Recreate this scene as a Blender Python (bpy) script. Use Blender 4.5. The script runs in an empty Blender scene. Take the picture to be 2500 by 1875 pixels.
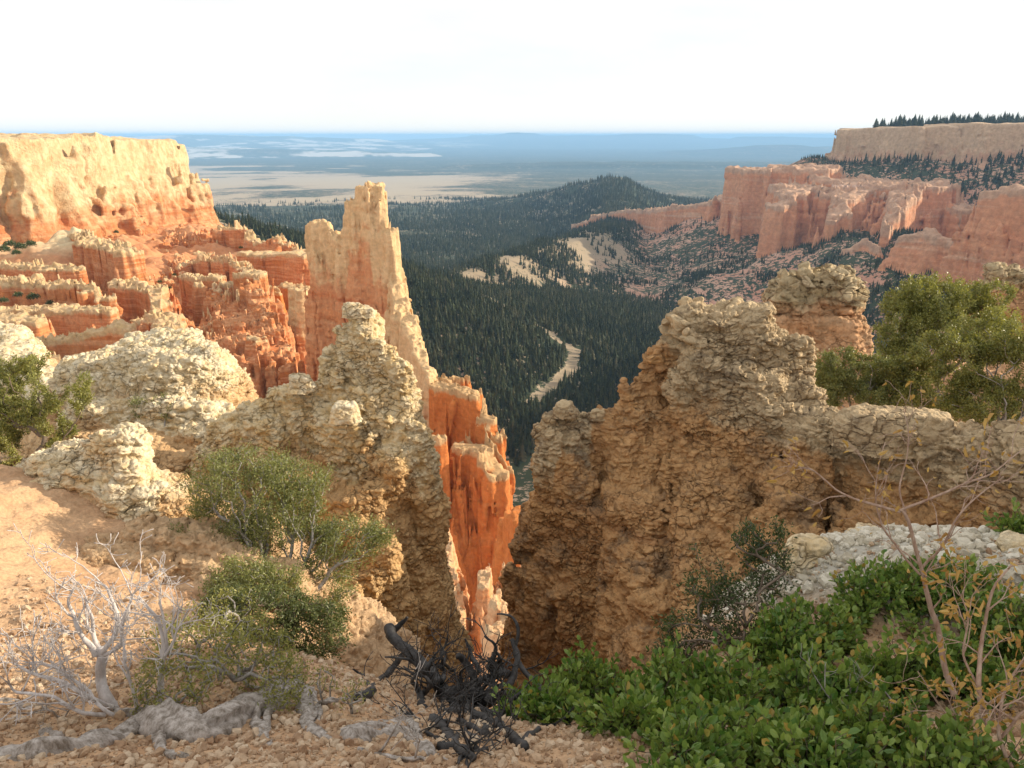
import bpy, math, random
import numpy as np
from mathutils import Vector

# ------------------------------------------------------------------ camera, sky, sun, exposure
scene = bpy.context.scene
C = scene.collection
R = math.radians
SUN_AZ, SUN_EL = R(79), R(18.5)          # clockwise from the view direction (+Y); almost square from the right
FOC = 26.0
PITCH = R(18.6)
CAMZ = 1.7
cam_data = bpy.data.cameras.new('camera')
cam_data.lens = FOC
cam_data.sensor_width = 36.0
cam_data.clip_start = 0.05
cam_data.clip_end = 300000.0
cam = bpy.data.objects.new('camera', cam_data)
C.objects.link(cam)
cam.location = (0, 0, CAMZ)
cam.rotation_euler = (math.pi / 2 - PITCH, 0, 0)
scene.camera = cam

world = bpy.data.worlds.new('World')
scene.world = world
world.use_nodes = True
wn, wl = world.node_tree.nodes, world.node_tree.links
wn.clear()
w_out = wn.new('ShaderNodeOutputWorld')
w_bg = wn.new('ShaderNodeBackground'); w_bg.inputs['Strength'].default_value = 0.12
w_bg2 = wn.new('ShaderNodeBackground'); w_bg2.inputs['Color'].default_value = (1.0, 0.97, 0.93, 1); w_bg2.inputs['Strength'].default_value = 0.85
sky = wn.new('ShaderNodeTexSky'); sky.sky_type = 'NISHITA'; sky.sun_disc = False
sky.sun_elevation = SUN_EL; sky.sun_rotation = SUN_AZ; sky.altitude = 2500; sky.dust_density = 1.0
w_tc = wn.new('ShaderNodeTexCoord')
w_map = wn.new('ShaderNodeMapping'); w_map.inputs['Scale'].default_value = (1.0, 1.6, 5.0)
w_no = wn.new('ShaderNodeTexNoise'); w_no.inputs['Scale'].default_value = 1.7; w_no.inputs['Detail'].default_value = 7; w_no.inputs['Roughness'].default_value = 0.6
w_rp = wn.new('ShaderNodeMapRange'); w_rp.inputs['From Min'].default_value = 0.36; w_rp.inputs['From Max'].default_value = 0.66
w_rp.inputs['To Min'].default_value = 0.74; w_rp.inputs['To Max'].default_value = 1.0
w_mix = wn.new('ShaderNodeMixShader')
wl.new(w_tc.outputs['Generated'], w_map.inputs['Vector']); wl.new(w_map.outputs[0], w_no.inputs['Vector'])
wl.new(w_no.outputs['Fac'], w_rp.inputs['Value']); wl.new(w_rp.outputs[0], w_mix.inputs['Fac'])
wl.new(sky.outputs[0], w_bg.inputs['Color']); wl.new(w_bg.outputs[0], w_mix.inputs[1]); wl.new(w_bg2.outputs[0], w_mix.inputs[2])
wl.new(w_mix.outputs[0], w_out.inputs['Surface'])

sun_vec = Vector((math.sin(SUN_AZ) * math.cos(SUN_EL), math.cos(SUN_AZ) * math.cos(SUN_EL), math.sin(SUN_EL)))
sd = bpy.data.lights.new('sun', 'SUN'); sd.energy = 5.0; sd.angle = R(0.6); sd.color = (1.0, 0.86, 0.66)
sun = bpy.data.objects.new('sun', sd); C.objects.link(sun)
sun.rotation_euler = (-sun_vec).to_track_quat('-Z', 'Y').to_euler()
scene.view_settings.view_transform = 'Standard'
scene.view_settings.look = 'None'
scene.view_settings.gamma = 1.0
scene.view_settings.exposure = 0.42
scene.render.engine = 'CYCLES'
scene.cycles.max_bounces = 5
scene.cycles.diffuse_bounces = 3
scene.cycles.glossy_bounces = 2
scene.cycles.transmission_bounces = 3
scene.cycles.volume_bounces = 2
scene.cycles.transparent_max_bounces = 8
scene.cycles.caustics_reflective = False
scene.cycles.caustics_refractive = False
scene.cycles.sample_clamp_indirect = 4.0

# ------------------------------------------------------------------ helpers
FPX = 2500 * FOC / 36.0
cp, sp = math.cos(PITCH), math.sin(PITCH)
def W(px, py, d):
    """world point seen at (px, py) of the 2500 px wide photograph at forward distance d metres"""
    u, v = (px - 1250.0) / FPX, (937.5 - py) / FPX
    y, z = cp + v * sp, -sp + v * cp
    return np.array([u * d / y, d, CAMZ + z * d / y])

rng = np.random.default_rng(7)
LAT = rng.random((64, 64, 64)).astype(np.float32) * 2 - 1
JIT = rng.random((32, 32, 32, 4)).astype(np.float32)

def vnoise(x, y, z):
    xi = np.floor(x).astype(np.int32); yi = np.floor(y).astype(np.int32); zi = np.floor(z).astype(np.int32)
    fx = (x - xi).astype(np.float32); fy = (y - yi).astype(np.float32); fz = (z - zi).astype(np.float32)
    fx = fx * fx * (3 - 2 * fx); fy = fy * fy * (3 - 2 * fy); fz = fz * fz * (3 - 2 * fz)
    x0 = xi & 63; x1 = (xi + 1) & 63; y0 = yi & 63; y1 = (yi + 1) & 63; z0 = zi & 63; z1 = (zi + 1) & 63
    a = LAT[x0, y0, z0] * (1 - fz) + LAT[x0, y0, z1] * fz
    b = LAT[x0, y1, z0] * (1 - fz) + LAT[x0, y1, z1] * fz
    c = LAT[x1, y0, z0] * (1 - fz) + LAT[x1, y0, z1] * fz
    d = LAT[x1, y1, z0] * (1 - fz) + LAT[x1, y1, z1] * fz
    return (a * (1 - fy) + b * fy) * (1 - fx) + (c * (1 - fy) + d * fy) * fx

def fbm(x, y, z, s, octv=3, gain=0.5, sz=None, off=0.0):
    sz = s if sz is None else sz
    t = 0; a = 1.0; n = 0.0
    for o in range(octv):
        k = 2.03 ** o
        t = t + a * vnoise(x / s * k + off + 17.3 * o, y / s * k + off * 1.7 + 5.1 * o, z / sz * k + off * 0.6 + 9.7 * o)
        n += a; a *= gain
    return t / n

def worley(x, y, z, s, sz=None, off=0.0):
    """two nearest feature distances of a jittered lattice and the nearest cell's random value"""
    sz = s if sz is None else sz
    x = x / s + off; y = y / s + off; z = z / sz + off
    bx = np.floor(x - 0.5).astype(np.int32); by = np.floor(y - 0.5).astype(np.int32); bz = np.floor(z - 0.5).astype(np.int32)
    f1 = np.full(x.shape, 9.0, np.float32); f2 = f1.copy(); rr = np.zeros(x.shape, np.float32); tl = rr.copy()
    for i in (0, 1):
        for j in (0, 1):
            for k in (0, 1):
                cx, cy, cz = bx + i, by + j, bz + k
                J = JIT[cx & 31, cy & 31, cz & 31]
                ex = cx + 0.5 + (J[..., 0] - .5) * .8 - x; ey = cy + 0.5 + (J[..., 1] - .5) * .8 - y; ez = cz + 0.5 + (J[..., 2] - .5) * .8 - z
                d = ex * ex + ey * ey + ez * ez
                near = d < f1
                f2 = np.where(near, f1, np.minimum(f2, d)); rr = np.where(near, J[..., 3], rr); tl = np.where(near, ex * (J[..., 2] - .5) + ey * (J[..., 3] - .5) + ez * (J[..., 0] - .5), tl); f1 = np.where(near, d, f1)
    return np.sqrt(f1), np.sqrt(f2), rr + 1.1 * tl

def sstep(a, b, x):
    t = np.clip((x - a) / (b - a), 0, 1)
    return t * t * (3 - 2 * t)

def mesh_np(name, V, F, mat=None, attrs=None, smooth=True, mats=None, midx=None):
    """F: (n,3) or (n,4) int array, or a list of such arrays"""
    Fs = [f for f in (F if isinstance(F, list) else [F]) if len(f)]
    me = bpy.data.meshes.new(name)
    me.vertices.add(len(V)); me.vertices.foreach_set('co', np.asarray(V, np.float32).ravel())
    loops = np.concatenate([f.ravel() for f in Fs]).astype(np.int32)
    sizes = np.concatenate([np.full(len(f), f.shape[1], np.int32) for f in Fs])
    starts = np.concatenate([[0], np.cumsum(sizes)[:-1]]).astype(np.int32)
    me.loops.add(len(loops)); me.loops.foreach_set('vertex_index', loops)
    me.polygons.add(len(sizes)); me.polygons.foreach_set('loop_start', starts)
    me.polygons.foreach_set('use_smooth', np.full(len(sizes), smooth, bool))
    if attrs:
        for k, a in attrs.items():
            at = me.attributes.new(k, 'FLOAT', 'POINT'); at.data.foreach_set('value', np.asarray(a, np.float32))
    for m in (mats or ([mat] if mat else [])): me.materials.append(m)
    if midx is not None: me.polygons.foreach_set('material_index', np.asarray(midx, np.int32))
    me.update(calc_edges=True)
    return me

def link(name, me, parent=None, loc=None):
    o = bpy.data.objects.new(name, me); C.objects.link(o)
    if parent is not None: o.parent = parent
    if loc is not None: o.location = loc
    return o

def tag(o, label=None, cat=None, group=None, kind=None):
    if label: o['label'] = label
    if cat: o['category'] = cat
    if group: o['group'] = group
    if kind: o['kind'] = kind
    return o

def thing(name, loc, label, cat, group=None):
    o = bpy.data.objects.new(name, None); C.objects.link(o); o.location = loc
    o.empty_display_size = 0.1
    return tag(o, label, cat, group)

def vnormals(V, F):
    N = np.zeros_like(V)
    if F.shape[1] == 4:
        n = np.cross(V[F[:, 2]] - V[F[:, 0]], V[F[:, 3]] - V[F[:, 1]])
    else:
        n = np.cross(V[F[:, 1]] - V[F[:, 0]], V[F[:, 2]] - V[F[:, 0]])
    for k in range(F.shape[1]):
        for c in range(3): N[:, c] += np.bincount(F[:, k], n[:, c], len(V))
    return N / np.maximum(np.linalg.norm(N, axis=1, keepdims=True), 1e-9)

def subdivide(V, F):
    """one level: quads split in four, positions slightly smoothed"""
    n, m = len(V), len(F)
    E = np.sort(np.stack([F, np.roll(F, -1, 1)], -1).reshape(-1, 2), axis=1)
    key = E[:, 0].astype(np.int64) * n + E[:, 1]
    uk, inv = np.unique(key, return_inverse=True)
    a, b = (uk // n).astype(np.int64), (uk % n).astype(np.int64)
    fc = V[F].mean(1)
    em = (V[a] + V[b]) / 2
    acc = np.zeros_like(em); fi = np.repeat(np.arange(m), 4)
    for c in range(3): acc[:, c] = np.bincount(inv, fc[fi, c], len(uk))
    cnt = np.bincount(inv, minlength=len(uk))[:, None]
    ep = np.where(cnt == 2, (em + acc / 2) / 2, em)
    # smoothed old vertices
    s = np.zeros_like(V); cf = np.bincount(F.ravel(), minlength=n)[:, None]
    for c in range(3): s[:, c] = np.bincount(F.ravel(), np.repeat(fc[:, c], 4), n)
    vp = np.where(cf > 2, V * 0.5 + 0.5 * s / np.maximum(cf, 1), V)
    NV = np.concatenate([vp, ep, fc])
    e = inv.reshape(m, 4) + n; f = np.arange(m) + n + len(uk)
    q = [np.stack([F[:, k], e[:, k], f, e[:, k - 1]], 1) for k in range(4)]
    return NV, np.concatenate(q)

def surface_nets(Vg, origin, h):
    ins = Vg > 0
    nx, ny, nz = Vg.shape
    c = np.zeros((nx - 1, ny - 1, nz - 1), np.int8)
    for i in (0, 1):
        for j in (0, 1):
            for k in (0, 1):
                c += ins[i:nx - 1 + i, j:ny - 1 + j, k:nz - 1 + k]
    mixed = (c > 0) & (c < 8)
    idx = np.full(mixed.shape, -1, np.int32)
    I, J, K = np.nonzero(mixed)
    idx[I, J, K] = np.arange(len(I))
    P = np.zeros((len(I), 3), np.float64); cnt = np.zeros(len(I))
    cor = [(0, 0, 0), (1, 0, 0), (0, 1, 0), (1, 1, 0), (0, 0, 1), (1, 0, 1), (0, 1, 1), (1, 1, 1)]
    val = [Vg[I + a, J + b, K + d] for a, b, d in cor]
    for a in range(8):
        for b in range(a + 1, 8):
            if sum(abs(cor[a][t] - cor[b][t]) for t in range(3)) != 1: continue
            va, vb = val[a], val[b]
            cr = (va > 0) != (vb > 0)
            t = np.where(cr, va / np.where(cr, va - vb, 1), 0)
            for q in range(3): P[:, q] += np.where(cr, cor[a][q] + t * (cor[b][q] - cor[a][q]), 0)
            cnt += cr
    P /= cnt[:, None]
    P = (P + np.stack([I, J, K], 1)) * h + np.asarray(origin)
    Fs = []
    for ax in range(3):
        sl0 = [slice(None)] * 3; sl1 = [slice(None)] * 3
        sl0[ax] = slice(0, -1); sl1[ax] = slice(1, None)
        a, b = ins[tuple(sl0)], ins[tuple(sl1)]
        ch = a != b
        G = list(np.nonzero(ch)); sgn = a[ch]
        u, w = (ax + 1) % 3, (ax + 2) % 3
        dim = [nx, ny, nz]
        ok = (G[u] > 0) & (G[w] > 0) & (G[u] < dim[u] - 1) & (G[w] < dim[w] - 1)
        G = [g[ok] for g in G]; sgn = sgn[ok]
        def cell(du, dw):
            q = [g.copy() for g in G]; q[u] += du; q[w] += dw
            return idx[q[0], q[1], q[2]]
        q0, q1, q2, q3 = cell(-1, -1), cell(0, -1), cell(0, 0), cell(-1, 0)
        f = np.where(sgn[:, None], np.stack([q0, q1, q2, q3], 1), np.stack([q3, q2, q1, q0], 1))
        Fs.append(f)
    F = np.concatenate(Fs)
    return P, F[(F >= 0).all(1)]

def drop_islands(V, F, frac=.03):
    n = len(V); lab = np.arange(n)
    for _ in range(200):
        fm = lab[F].min(1); new = lab.copy()
        np.minimum.at(new, F.ravel(), np.repeat(fm, F.shape[1])); new = new[new]; new = new[new]
        if (new == lab).all(): break
        lab = new
    c = np.bincount(lab, minlength=n)
    keep = c[lab] >= frac * c.max()
    F = F[keep[F].all(1)]
    idx = np.cumsum(keep) - 1
    return V[keep], idx[F]

def bil(G, u, v):
    nx, ny = G.shape
    u = np.clip(u, 0, nx - 1.001); v = np.clip(v, 0, ny - 1.001)
    i = u.astype(np.int32); j = v.astype(np.int32); fu = u - i; fv = v - j
    return (G[i, j] * (1 - fv) + G[i, j + 1] * fv) * (1 - fu) + (G[i + 1, j] * (1 - fv) + G[i + 1, j + 1] * fv) * fu

def roll_ext(A, k, fn):
    for ax in (0, 1):
        B = A.copy()
        for s in range(1, k + 1):
            if ax == 0:
                B[s:] = fn(B[s:], A[:-s]); B[:-s] = fn(B[:-s], A[s:])
            else:
                B[:, s:] = fn(B[:, s:], A[:, :-s]); B[:, :-s] = fn(B[:, :-s], A[:, s:])
        A = B
    return A

def ridge_field(paths, prof, X, Y):
    """heightfield of ridges: paths of (x, y, ztop, halfwidth); prof: (distance, drop) points"""
    pd, ph = np.array(prof, float).T
    last = (ph[-1] - ph[-2]) / (pd[-1] - pd[-2])
    H = np.full(X.shape, -1e9); T = np.zeros(X.shape)
    for path in paths:
        P = np.array(path, float)
        if len(P) == 1: P = np.concatenate([P, P + np.eye(1, P.shape[1]) * .001])
        for a, b in zip(P[:-1], P[1:]):
            dx, dy = b[0] - a[0], b[1] - a[1]
            L2 = dx * dx + dy * dy + 1e-12
            t = np.clip(((X - a[0]) * dx + (Y - a[1]) * dy) / L2, 0, 1)
            d = np.hypot(X - a[0] - t * dx, Y - a[1] - t * dy) - (a[3] + t * (b[3] - a[3]))
            top = a[2] + t * (b[2] - a[2])
            toff = a[4] + t * (b[4] - a[4]) if len(a) > 4 else 0.0
            dr = np.interp(d, pd, ph) + np.maximum(d - pd[-1], 0) * last
            h = top - dr
            m = h > H
            H = np.where(m, h, H); T = np.where(m, top + toff, T)
    return H, T

def ridge_mesh(paths, prof, h, zmin, flute=(0, 1), strata=(0, 1), crenel=(0, 1), lump=(0, 1), off=0.0, sub=0, disp=None, fl_oct=3, ymin=None, ymax=None, xmax=None, zfl=6.0):
    """volume of ridge_field, its walls warped by vertical flutes and horizontal strata; returns V, F, cap (metres below the ridge top)"""
    P = np.concatenate([np.array(p, float)[:, :4] for p in paths])
    pd, ph = np.array(prof, float).T
    need = P[:, 2].max() - zmin
    reach = np.interp(need, ph, pd) if need <= ph[-1] else pd[-1] + (need - ph[-1]) * (pd[-1] - pd[-2]) / (ph[-1] - ph[-2])
    RR = flute[0] + strata[0] + lump[0]
    m = reach + P[:, 3].max() + RR + 2 * h
    x0, x1, y0, y1 = P[:, 0].min() - m, P[:, 0].max() + m, P[:, 1].min() - m, P[:, 1].max() + m
    if ymin is not None: y0 = max(y0, ymin)
    if ymax is not None: y1 = min(y1, ymax)
    if xmax is not None: x1 = min(x1, xmax)
    xs = np.arange(x0, x1, h); ys = np.arange(y0, y1, h)
    X, Y = np.meshgrid(xs, ys, indexing='ij')
    H, T = ridge_field(paths, prof, X, Y)
    if crenel[0]:
        n = fbm(X, Y, 0 * X + off, crenel[1], 3, .55, off=off)
        H = H + crenel[0] * (np.abs(n) * 2.2 - 0.45)
    k = int(math.ceil(RR / h)) + 1
    Hx, Hn = roll_ext(H, k, np.maximum), roll_ext(H, k, np.minimum)
    zs = np.arange(zmin, H.max() + 3 * h, h)
    Vg = np.clip(H[:, :, None] - zs[None, None, :], -1e3, 1e3).astype(np.float32)
    band = (zs[None, None] > Hn[:, :, None] - h) & (zs[None, None] < Hx[:, :, None] + h)
    I, J, K = np.nonzero(band)
    gx, gy = np.gradient(H, h); gl = np.hypot(gx, gy) + 1e-3
    gx, gy = gx / gl, gy / gl
    gw = np.clip(gl, 0, 1)
    x, y, z = xs[I], ys[J], zs[K]
    wx = np.zeros(len(I)); wy = np.zeros(len(I)); o = np.zeros(len(I))
    if flute[0]:
        o += flute[0] * (2.4 * np.abs(fbm(x, y, z, flute[1] * 1.6, fl_oct, .6, sz=flute[1] * 1.6 * zfl, off=off + 3)) - .7)
    if strata[0]:
        o += strata[0] * fbm(x, y, z, strata[1] * 9, 3, .6, sz=strata[1], off=off + 11)
    if lump[0]:
        wx += lump[0] * fbm(x, y, z, lump[1], 3, .55, off=off + 21)
        wy += lump[0] * fbm(x, y, z, lump[1], 3, .55, off=off + 31)
    GX, GY = (gx * gw)[I, J], (gy * gw)[I, J]
    u = (x + wx + o * GX - xs[0]) / h; v = (y + wy + o * GY - ys[0]) / h
    Vg[I, J, K] = np.clip(bil(H, u, v) - z, -1e3, 1e3)
    V, F = surface_nets(Vg, (xs[0], ys[0], zs[0]), h)
    V, F = drop_islands(V, F)
    for _ in range(sub): V, F = subdivide(V, F)
    cap = bil(T, (V[:, 0] - xs[0]) / h, (V[:, 1] - ys[0]) / h) - V[:, 2]
    if disp is not None:
        N = vnormals(V, F)
        V = V + N * disp(V, N, cap)[:, None]
    return V, F, cap

def base_loc(V):
    lo, hi = V.min(0), V.max(0)
    return np.array([(lo[0] + hi[0]) / 2, (lo[1] + hi[1]) / 2, lo[2]])

def rock(name, label, cat, mat, VFC, group=None, kind=None):
    V, F, cap = VFC
    b = base_loc(V)
    o = link(name, mesh_np(name, V - b, F, mat, {'cap': cap}), loc=b)
    return tag(o, label, cat, group, kind)
# ------------------------------------------------------------------ materials
class NT:
    def __init__(s, name):
        s.m = bpy.data.materials.new(name); s.m.use_nodes = True
        s.n, s.l = s.m.node_tree.nodes, s.m.node_tree.links
        s.n.clear(); s.out = s.n.new('ShaderNodeOutputMaterial')
        s.b = s.n.new('ShaderNodeBsdfPrincipled'); s.l.new(s.b.outputs[0], s.out.inputs['Surface'])
        s.b.inputs['Roughness'].default_value = .9
        s.b.inputs['Specular IOR Level'].default_value = .2
        s.pos = s.n.new('ShaderNodeNewGeometry').outputs['Position']
    def _set(s, sock, v):
        if hasattr(v, 'is_output') or isinstance(v, bpy.types.NodeSocket): s.l.new(v, sock)
        else: sock.default_value = v if not (isinstance(v, tuple) and len(v) == 3 and sock.type == 'RGBA') else (*v, 1)
    def scaled(s, sx, sy, sz, vec=None):
        n = s.n.new('ShaderNodeMapping'); n.inputs['Scale'].default_value = (sx, sy, sz)
        s.l.new(vec or s.pos, n.inputs['Vector']); return n.outputs[0]
    def noise(s, scale, detail=4, rough=.6, vec=None, dist=0):
        n = s.n.new('ShaderNodeTexNoise'); n.inputs['Scale'].default_value = scale; n.inputs['Detail'].default_value = detail
        n.inputs['Roughness'].default_value = rough; n.inputs['Distortion'].default_value = dist
        s.l.new(vec or s.pos, n.inputs['Vector']); return n.outputs['Fac']
    def voro(s, scale, vec=None, feat='F1', out='Distance'):
        n = s.n.new('ShaderNodeTexVoronoi'); n.feature = feat; n.inputs['Scale'].default_value = scale
        s.l.new(vec or s.pos, n.inputs['Vector']); return n.outputs[out]
    def rng(s, v, a, b, c=0., d=1., smooth=False):
        n = s.n.new('ShaderNodeMapRange'); s._set(n.inputs['Value'], v)
        if smooth: n.interpolation_type = 'SMOOTHSTEP'
        n.inputs['From Min'].default_value = a; n.inputs['From Max'].default_value = b
        n.inputs['To Min'].default_value = c; n.inputs['To Max'].default_value = d; return n.outputs[0]
    def math(s, op, a, b=0.):
        n = s.n.new('ShaderNodeMath'); n.operation = op; s._set(n.inputs[0], a); s._set(n.inputs[1], b); return n.outputs[0]
    def mix(s, f, a, b, mode='MIX'):
        n = s.n.new('ShaderNodeMix'); n.data_type = 'RGBA'; n.blend_type = mode
        s._set(n.inputs[0], f); s._set(n.inputs[6], a); s._set(n.inputs[7], b); return n.outputs[2]
    def attr(s, name, out='Fac'):
        n = s.n.new('ShaderNodeAttribute'); n.attribute_name = name; return n.outputs[out]
    def ramp(s, f, stops):
        n = s.n.new('ShaderNodeValToRGB'); s._set(n.inputs[0], f)
        e = n.color_ramp.elements
        while len(e) < len(stops): e.new(.5)
        for k, (p, c) in enumerate(stops): e[k].position = p; e[k].color = (*c, 1)
        return n.outputs[0]
    def sep(s, vec=None):
        n = s.n.new('ShaderNodeSeparateXYZ'); s.l.new(vec or s.pos, n.inputs[0]); return n.outputs
    def bump(s, hgt, dist, strength=1.):
        n = s.n.new('ShaderNodeBump'); n.inputs['Distance'].default_value = dist; n.inputs['Strength'].default_value = strength
        s.l.new(hgt, n.inputs['Height']); s.l.new(n.outputs[0], s.b.inputs['Normal'])
    def done(s, col, rough=None):
        s._set(s.b.inputs['Base Color'], col)
        if rough is not None: s._set(s.b.inputs['Roughness'], rough)
        return s.m

def rock_mat(name, cap_col, cap_depth, cols, band, size, bumpd, cap2=None, stain=None, stain_amt=.0, white=None, bandamt=.5, crack=0.):
    """cols: body colours picked by strata; band: strata thickness; size: noise size (m)"""
    t = NT(name)
    big = t.noise(1 / (size * 4), 4, .6)
    fine = t.noise(1 / (size * .35), 5, .65)
    st = t.noise(1., 4, .55, t.scaled(.06 / band, .06 / band, 1 / band), dist=.0)
    col = t.ramp(st, [(p, c) for p, c in zip(np.linspace(.32, .68, len(cols)), cols)])
    col = t.mix(t.rng(big, .35, .65, 0, bandamt), col, cols[len(cols) // 2])
    # vertical streaks
    vs = t.noise(1., 4, .6, t.scaled(1 / (size * .5), 1 / (size * .5), .12 / size))
    col = t.mix(t.rng(vs, .45, .7, 0, .35), col, cols[0])
    cp_ = t.attr('cap')
    cpn = t.math('ADD', cp_, t.rng(t.noise(1 / size, 4, .6), 0, 1, -.9 * cap_depth, .9 * cap_depth))
    cf = t.rng(cpn, cap_depth * .75, cap_depth * 1.35, 1, 0, True)
    cc = t.mix(t.rng(t.noise(1 / (size * .8), 4), .4, .62), cap_col, cap2 or tuple(c * .82 for c in cap_col))
    col = t.mix(cf, col, cc)
    if white is not None:
        col = t.mix(t.rng(st, .66, .72, 0, .55), col, white)
    if stain is not None:
        sf = t.math('MULTIPLY', t.rng(t.noise(1 / (size * 2.2), 6, .75), .52, .62), stain_amt)
        col = t.mix(sf, col, stain)
    ce = None
    if crack:
        dv = t.n.new('ShaderNodeVectorMath'); dv.operation = 'ADD'
        nz = t.n.new('ShaderNodeTexNoise'); nz.inputs['Scale'].default_value = 1 / size; nz.inputs['Detail'].default_value = 4
        sc = t.n.new('ShaderNodeVectorMath'); sc.operation = 'SCALE'; sc.inputs['Scale'].default_value = size * .9
        t.l.new(t.pos, nz.inputs['Vector']); t.l.new(nz.outputs['Color'], sc.inputs[0]); t.l.new(t.pos, dv.inputs[0]); t.l.new(sc.outputs[0], dv.inputs[1])
        ce = t.rng(t.voro(1 / (size * crack), t.scaled(1, 1, 1.7, dv.outputs[0]), 'DISTANCE_TO_EDGE'), 0, .07)
        gate = t.rng(t.noise(1 / (size * 3), 3), .42, .58)
        ce = t.math('MAXIMUM', ce, gate)
        col = t.mix(t.rng(ce, 0, 1, .6, 0), col, tuple(c * .3 for c in cols[0]))
    col = t.mix(1., col, t.ramp(fine, [(.25, (.72, .72, .72)), (.75, (1.18, 1.18, 1.18))]), 'MULTIPLY')
    hh = t.math('ADD', fine, t.math('MULTIPLY', t.noise(1 / (size * .09), 3, .7), .45))
    if ce is not None: hh = t.math('ADD', hh, t.math('MULTIPLY', ce, .5))
    t.bump(hh, bumpd)
    return t.done(col)

def leaf_mat(name, c1, c2, rough=.5, trans=.25, spec=.3, scale=8., odd=0., odd_col=(.42, .30, .08)):
    t = NT(name)
    n = t.noise(scale, 3, .6)
    r = t.n.new('ShaderNodeNewGeometry').outputs['Random Per Island']
    f = t.math('ADD', t.math('MULTIPLY', n, .7), t.math('MULTIPLY', r, .45))
    col = t.mix(t.rng(f, .3, .85), c1, c2)
    tn = t.attr('tone')
    col = t.mix(t.math('ABSOLUTE', tn), col, t.mix(t.rng(tn, -.01, .01), (.012, .02, .014), (.11, .105, .06)))
    if odd: col = t.mix(t.rng(r, 1 - odd, 1 - odd * .8), col, odd_col)
    t._set(t.b.inputs['Base Color'], col); t.b.inputs['Roughness'].default_value = rough
    t.b.inputs['Specular IOR Level'].default_value = spec
    tr = t.n.new('ShaderNodeBsdfTranslucent'); t.l.new(t.mix(1., col, (1.25, 1.2, .6), 'MULTIPLY'), tr.inputs['Color'])
    mx = t.n.new('ShaderNodeMixShader'); mx.inputs[0].default_value = trans
    t.l.new(t.b.outputs[0], mx.inputs[1]); t.l.new(tr.outputs[0], mx.inputs[2]); t.l.new(mx.outputs[0], t.out.inputs['Surface'])
    return t.m

def bark_mat(name, c1, c2, scale=30., bumpd=.004, rough=.85):
    t = NT(name)
    n = t.noise(scale, 5, .7, t.scaled(1, 1, .35))
    t.bump(n, bumpd)
    return t.done(t.ramp(n, [(.35, c1), (.65, c2)]), rough)

M = {}
ORANGE = [(.46, .14, .045), (.64, .26, .09), (.52, .17, .05), (.72, .38, .19), (.54, .17, .055), (.62, .25, .10)]
PEACH = [(.60, .30, .14), (.66, .37, .19), (.70, .44, .25), (.64, .33, .16)]
M['butte'] = rock_mat('butte_rock', (.76, .60, .36), 30, ORANGE, 5, 6, 1.4, cap2=(.66, .46, .25), bandamt=.4, stain=(.70, .42, .22), stain_amt=.5)
M['red'] = rock_mat('red_rock', (.66, .47, .27), 1.3, ORANGE, 2.2, 2.2, .35, cap2=(.58, .40, .20), stain=(.62, .44, .28), stain_amt=.25)
M['red_deep'] = rock_mat('deep_red_rock', (.62, .40, .20), 1.0, [(.54, .17, .045), (.64, .23, .065), (.58, .19, .05), (.66, .27, .09)], 2.2, 2.2, .3)
M['spire'] = rock_mat('spire_rock', (.74, .51, .28), 10, [(.60, .22, .085), (.64, .28, .12), (.66, .34, .17), (.60, .22, .09)], 3.5, 2.2, .35, cap2=(.68, .46, .24), bandamt=.5)
M['pale_hoodoo'] = rock_mat('pale_orange_rock', (.70, .46, .26), .3, [(.66, .30, .13), (.74, .42, .22), (.68, .34, .16)], 1.0, .8, .12)
M['mesa'] = rock_mat('pink_cliff_rock', (.60, .38, .25), 9, [(.62, .285, .15), (.70, .36, .20), (.64, .30, .16), (.72, .46, .30)], 12, 14, 1.5, white=(.62, .46, .38), bandamt=.4)
M['mesa_top'] = rock_mat('rim_cliff_rock', (.60, .43, .28), 46, [(.55, .3, .18), (.58, .36, .24)], 8, 12, 1.5, cap2=(.54, .38, .24))
M['lime'] = rock_mat('pale_limestone', (.78, .68, .49), .42, [(.50, .30, .14), (.60, .38, .19), (.66, .46, .26), (.55, .34, .17)], .25, .16, .02, cap2=(.70, .54, .31), stain=(.34, .26, .16), stain_amt=.25, crack=.8)
M['column'] = rock_mat('cream_conglomerate', (.74, .62, .41), .7, [(.46, .27, .12), (.58, .36, .17), (.64, .43, .21), (.50, .30, .14)], .3, .14, .02, cap2=(.66, .48, .24), stain=(.28, .20, .12), stain_amt=.35, crack=.8)
M['wall'] = rock_mat('tan_rock_wall', (.58, .45, .28), .5, [(.36, .20, .095), (.50, .29, .135), (.57, .35, .165), (.40, .22, .105)], .35, .22, .025, cap2=(.44, .33, .20), stain=(.15, .12, .09), stain_amt=.6, crack=.8)
M['crumble'] = rock_mat('crumbling_tan_rock', (.60, .42, .25), .2, [(.50, .31, .17), (.58, .40, .24), (.62, .44, .27)], .25, .14, .02, cap2=(.52, .34, .19), stain=(.34, .25, .17), stain_amt=.3)
M['knob'] = rock_mat('knob_rock', (.54, .43, .27), .55, [(.58, .29, .13), (.60, .36, .2), (.56, .32, .17)], .5, .4, .05, cap2=(.42, .32, .18), stain=(.2, .16, .10), stain_amt=.4, crack=.9)

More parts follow.
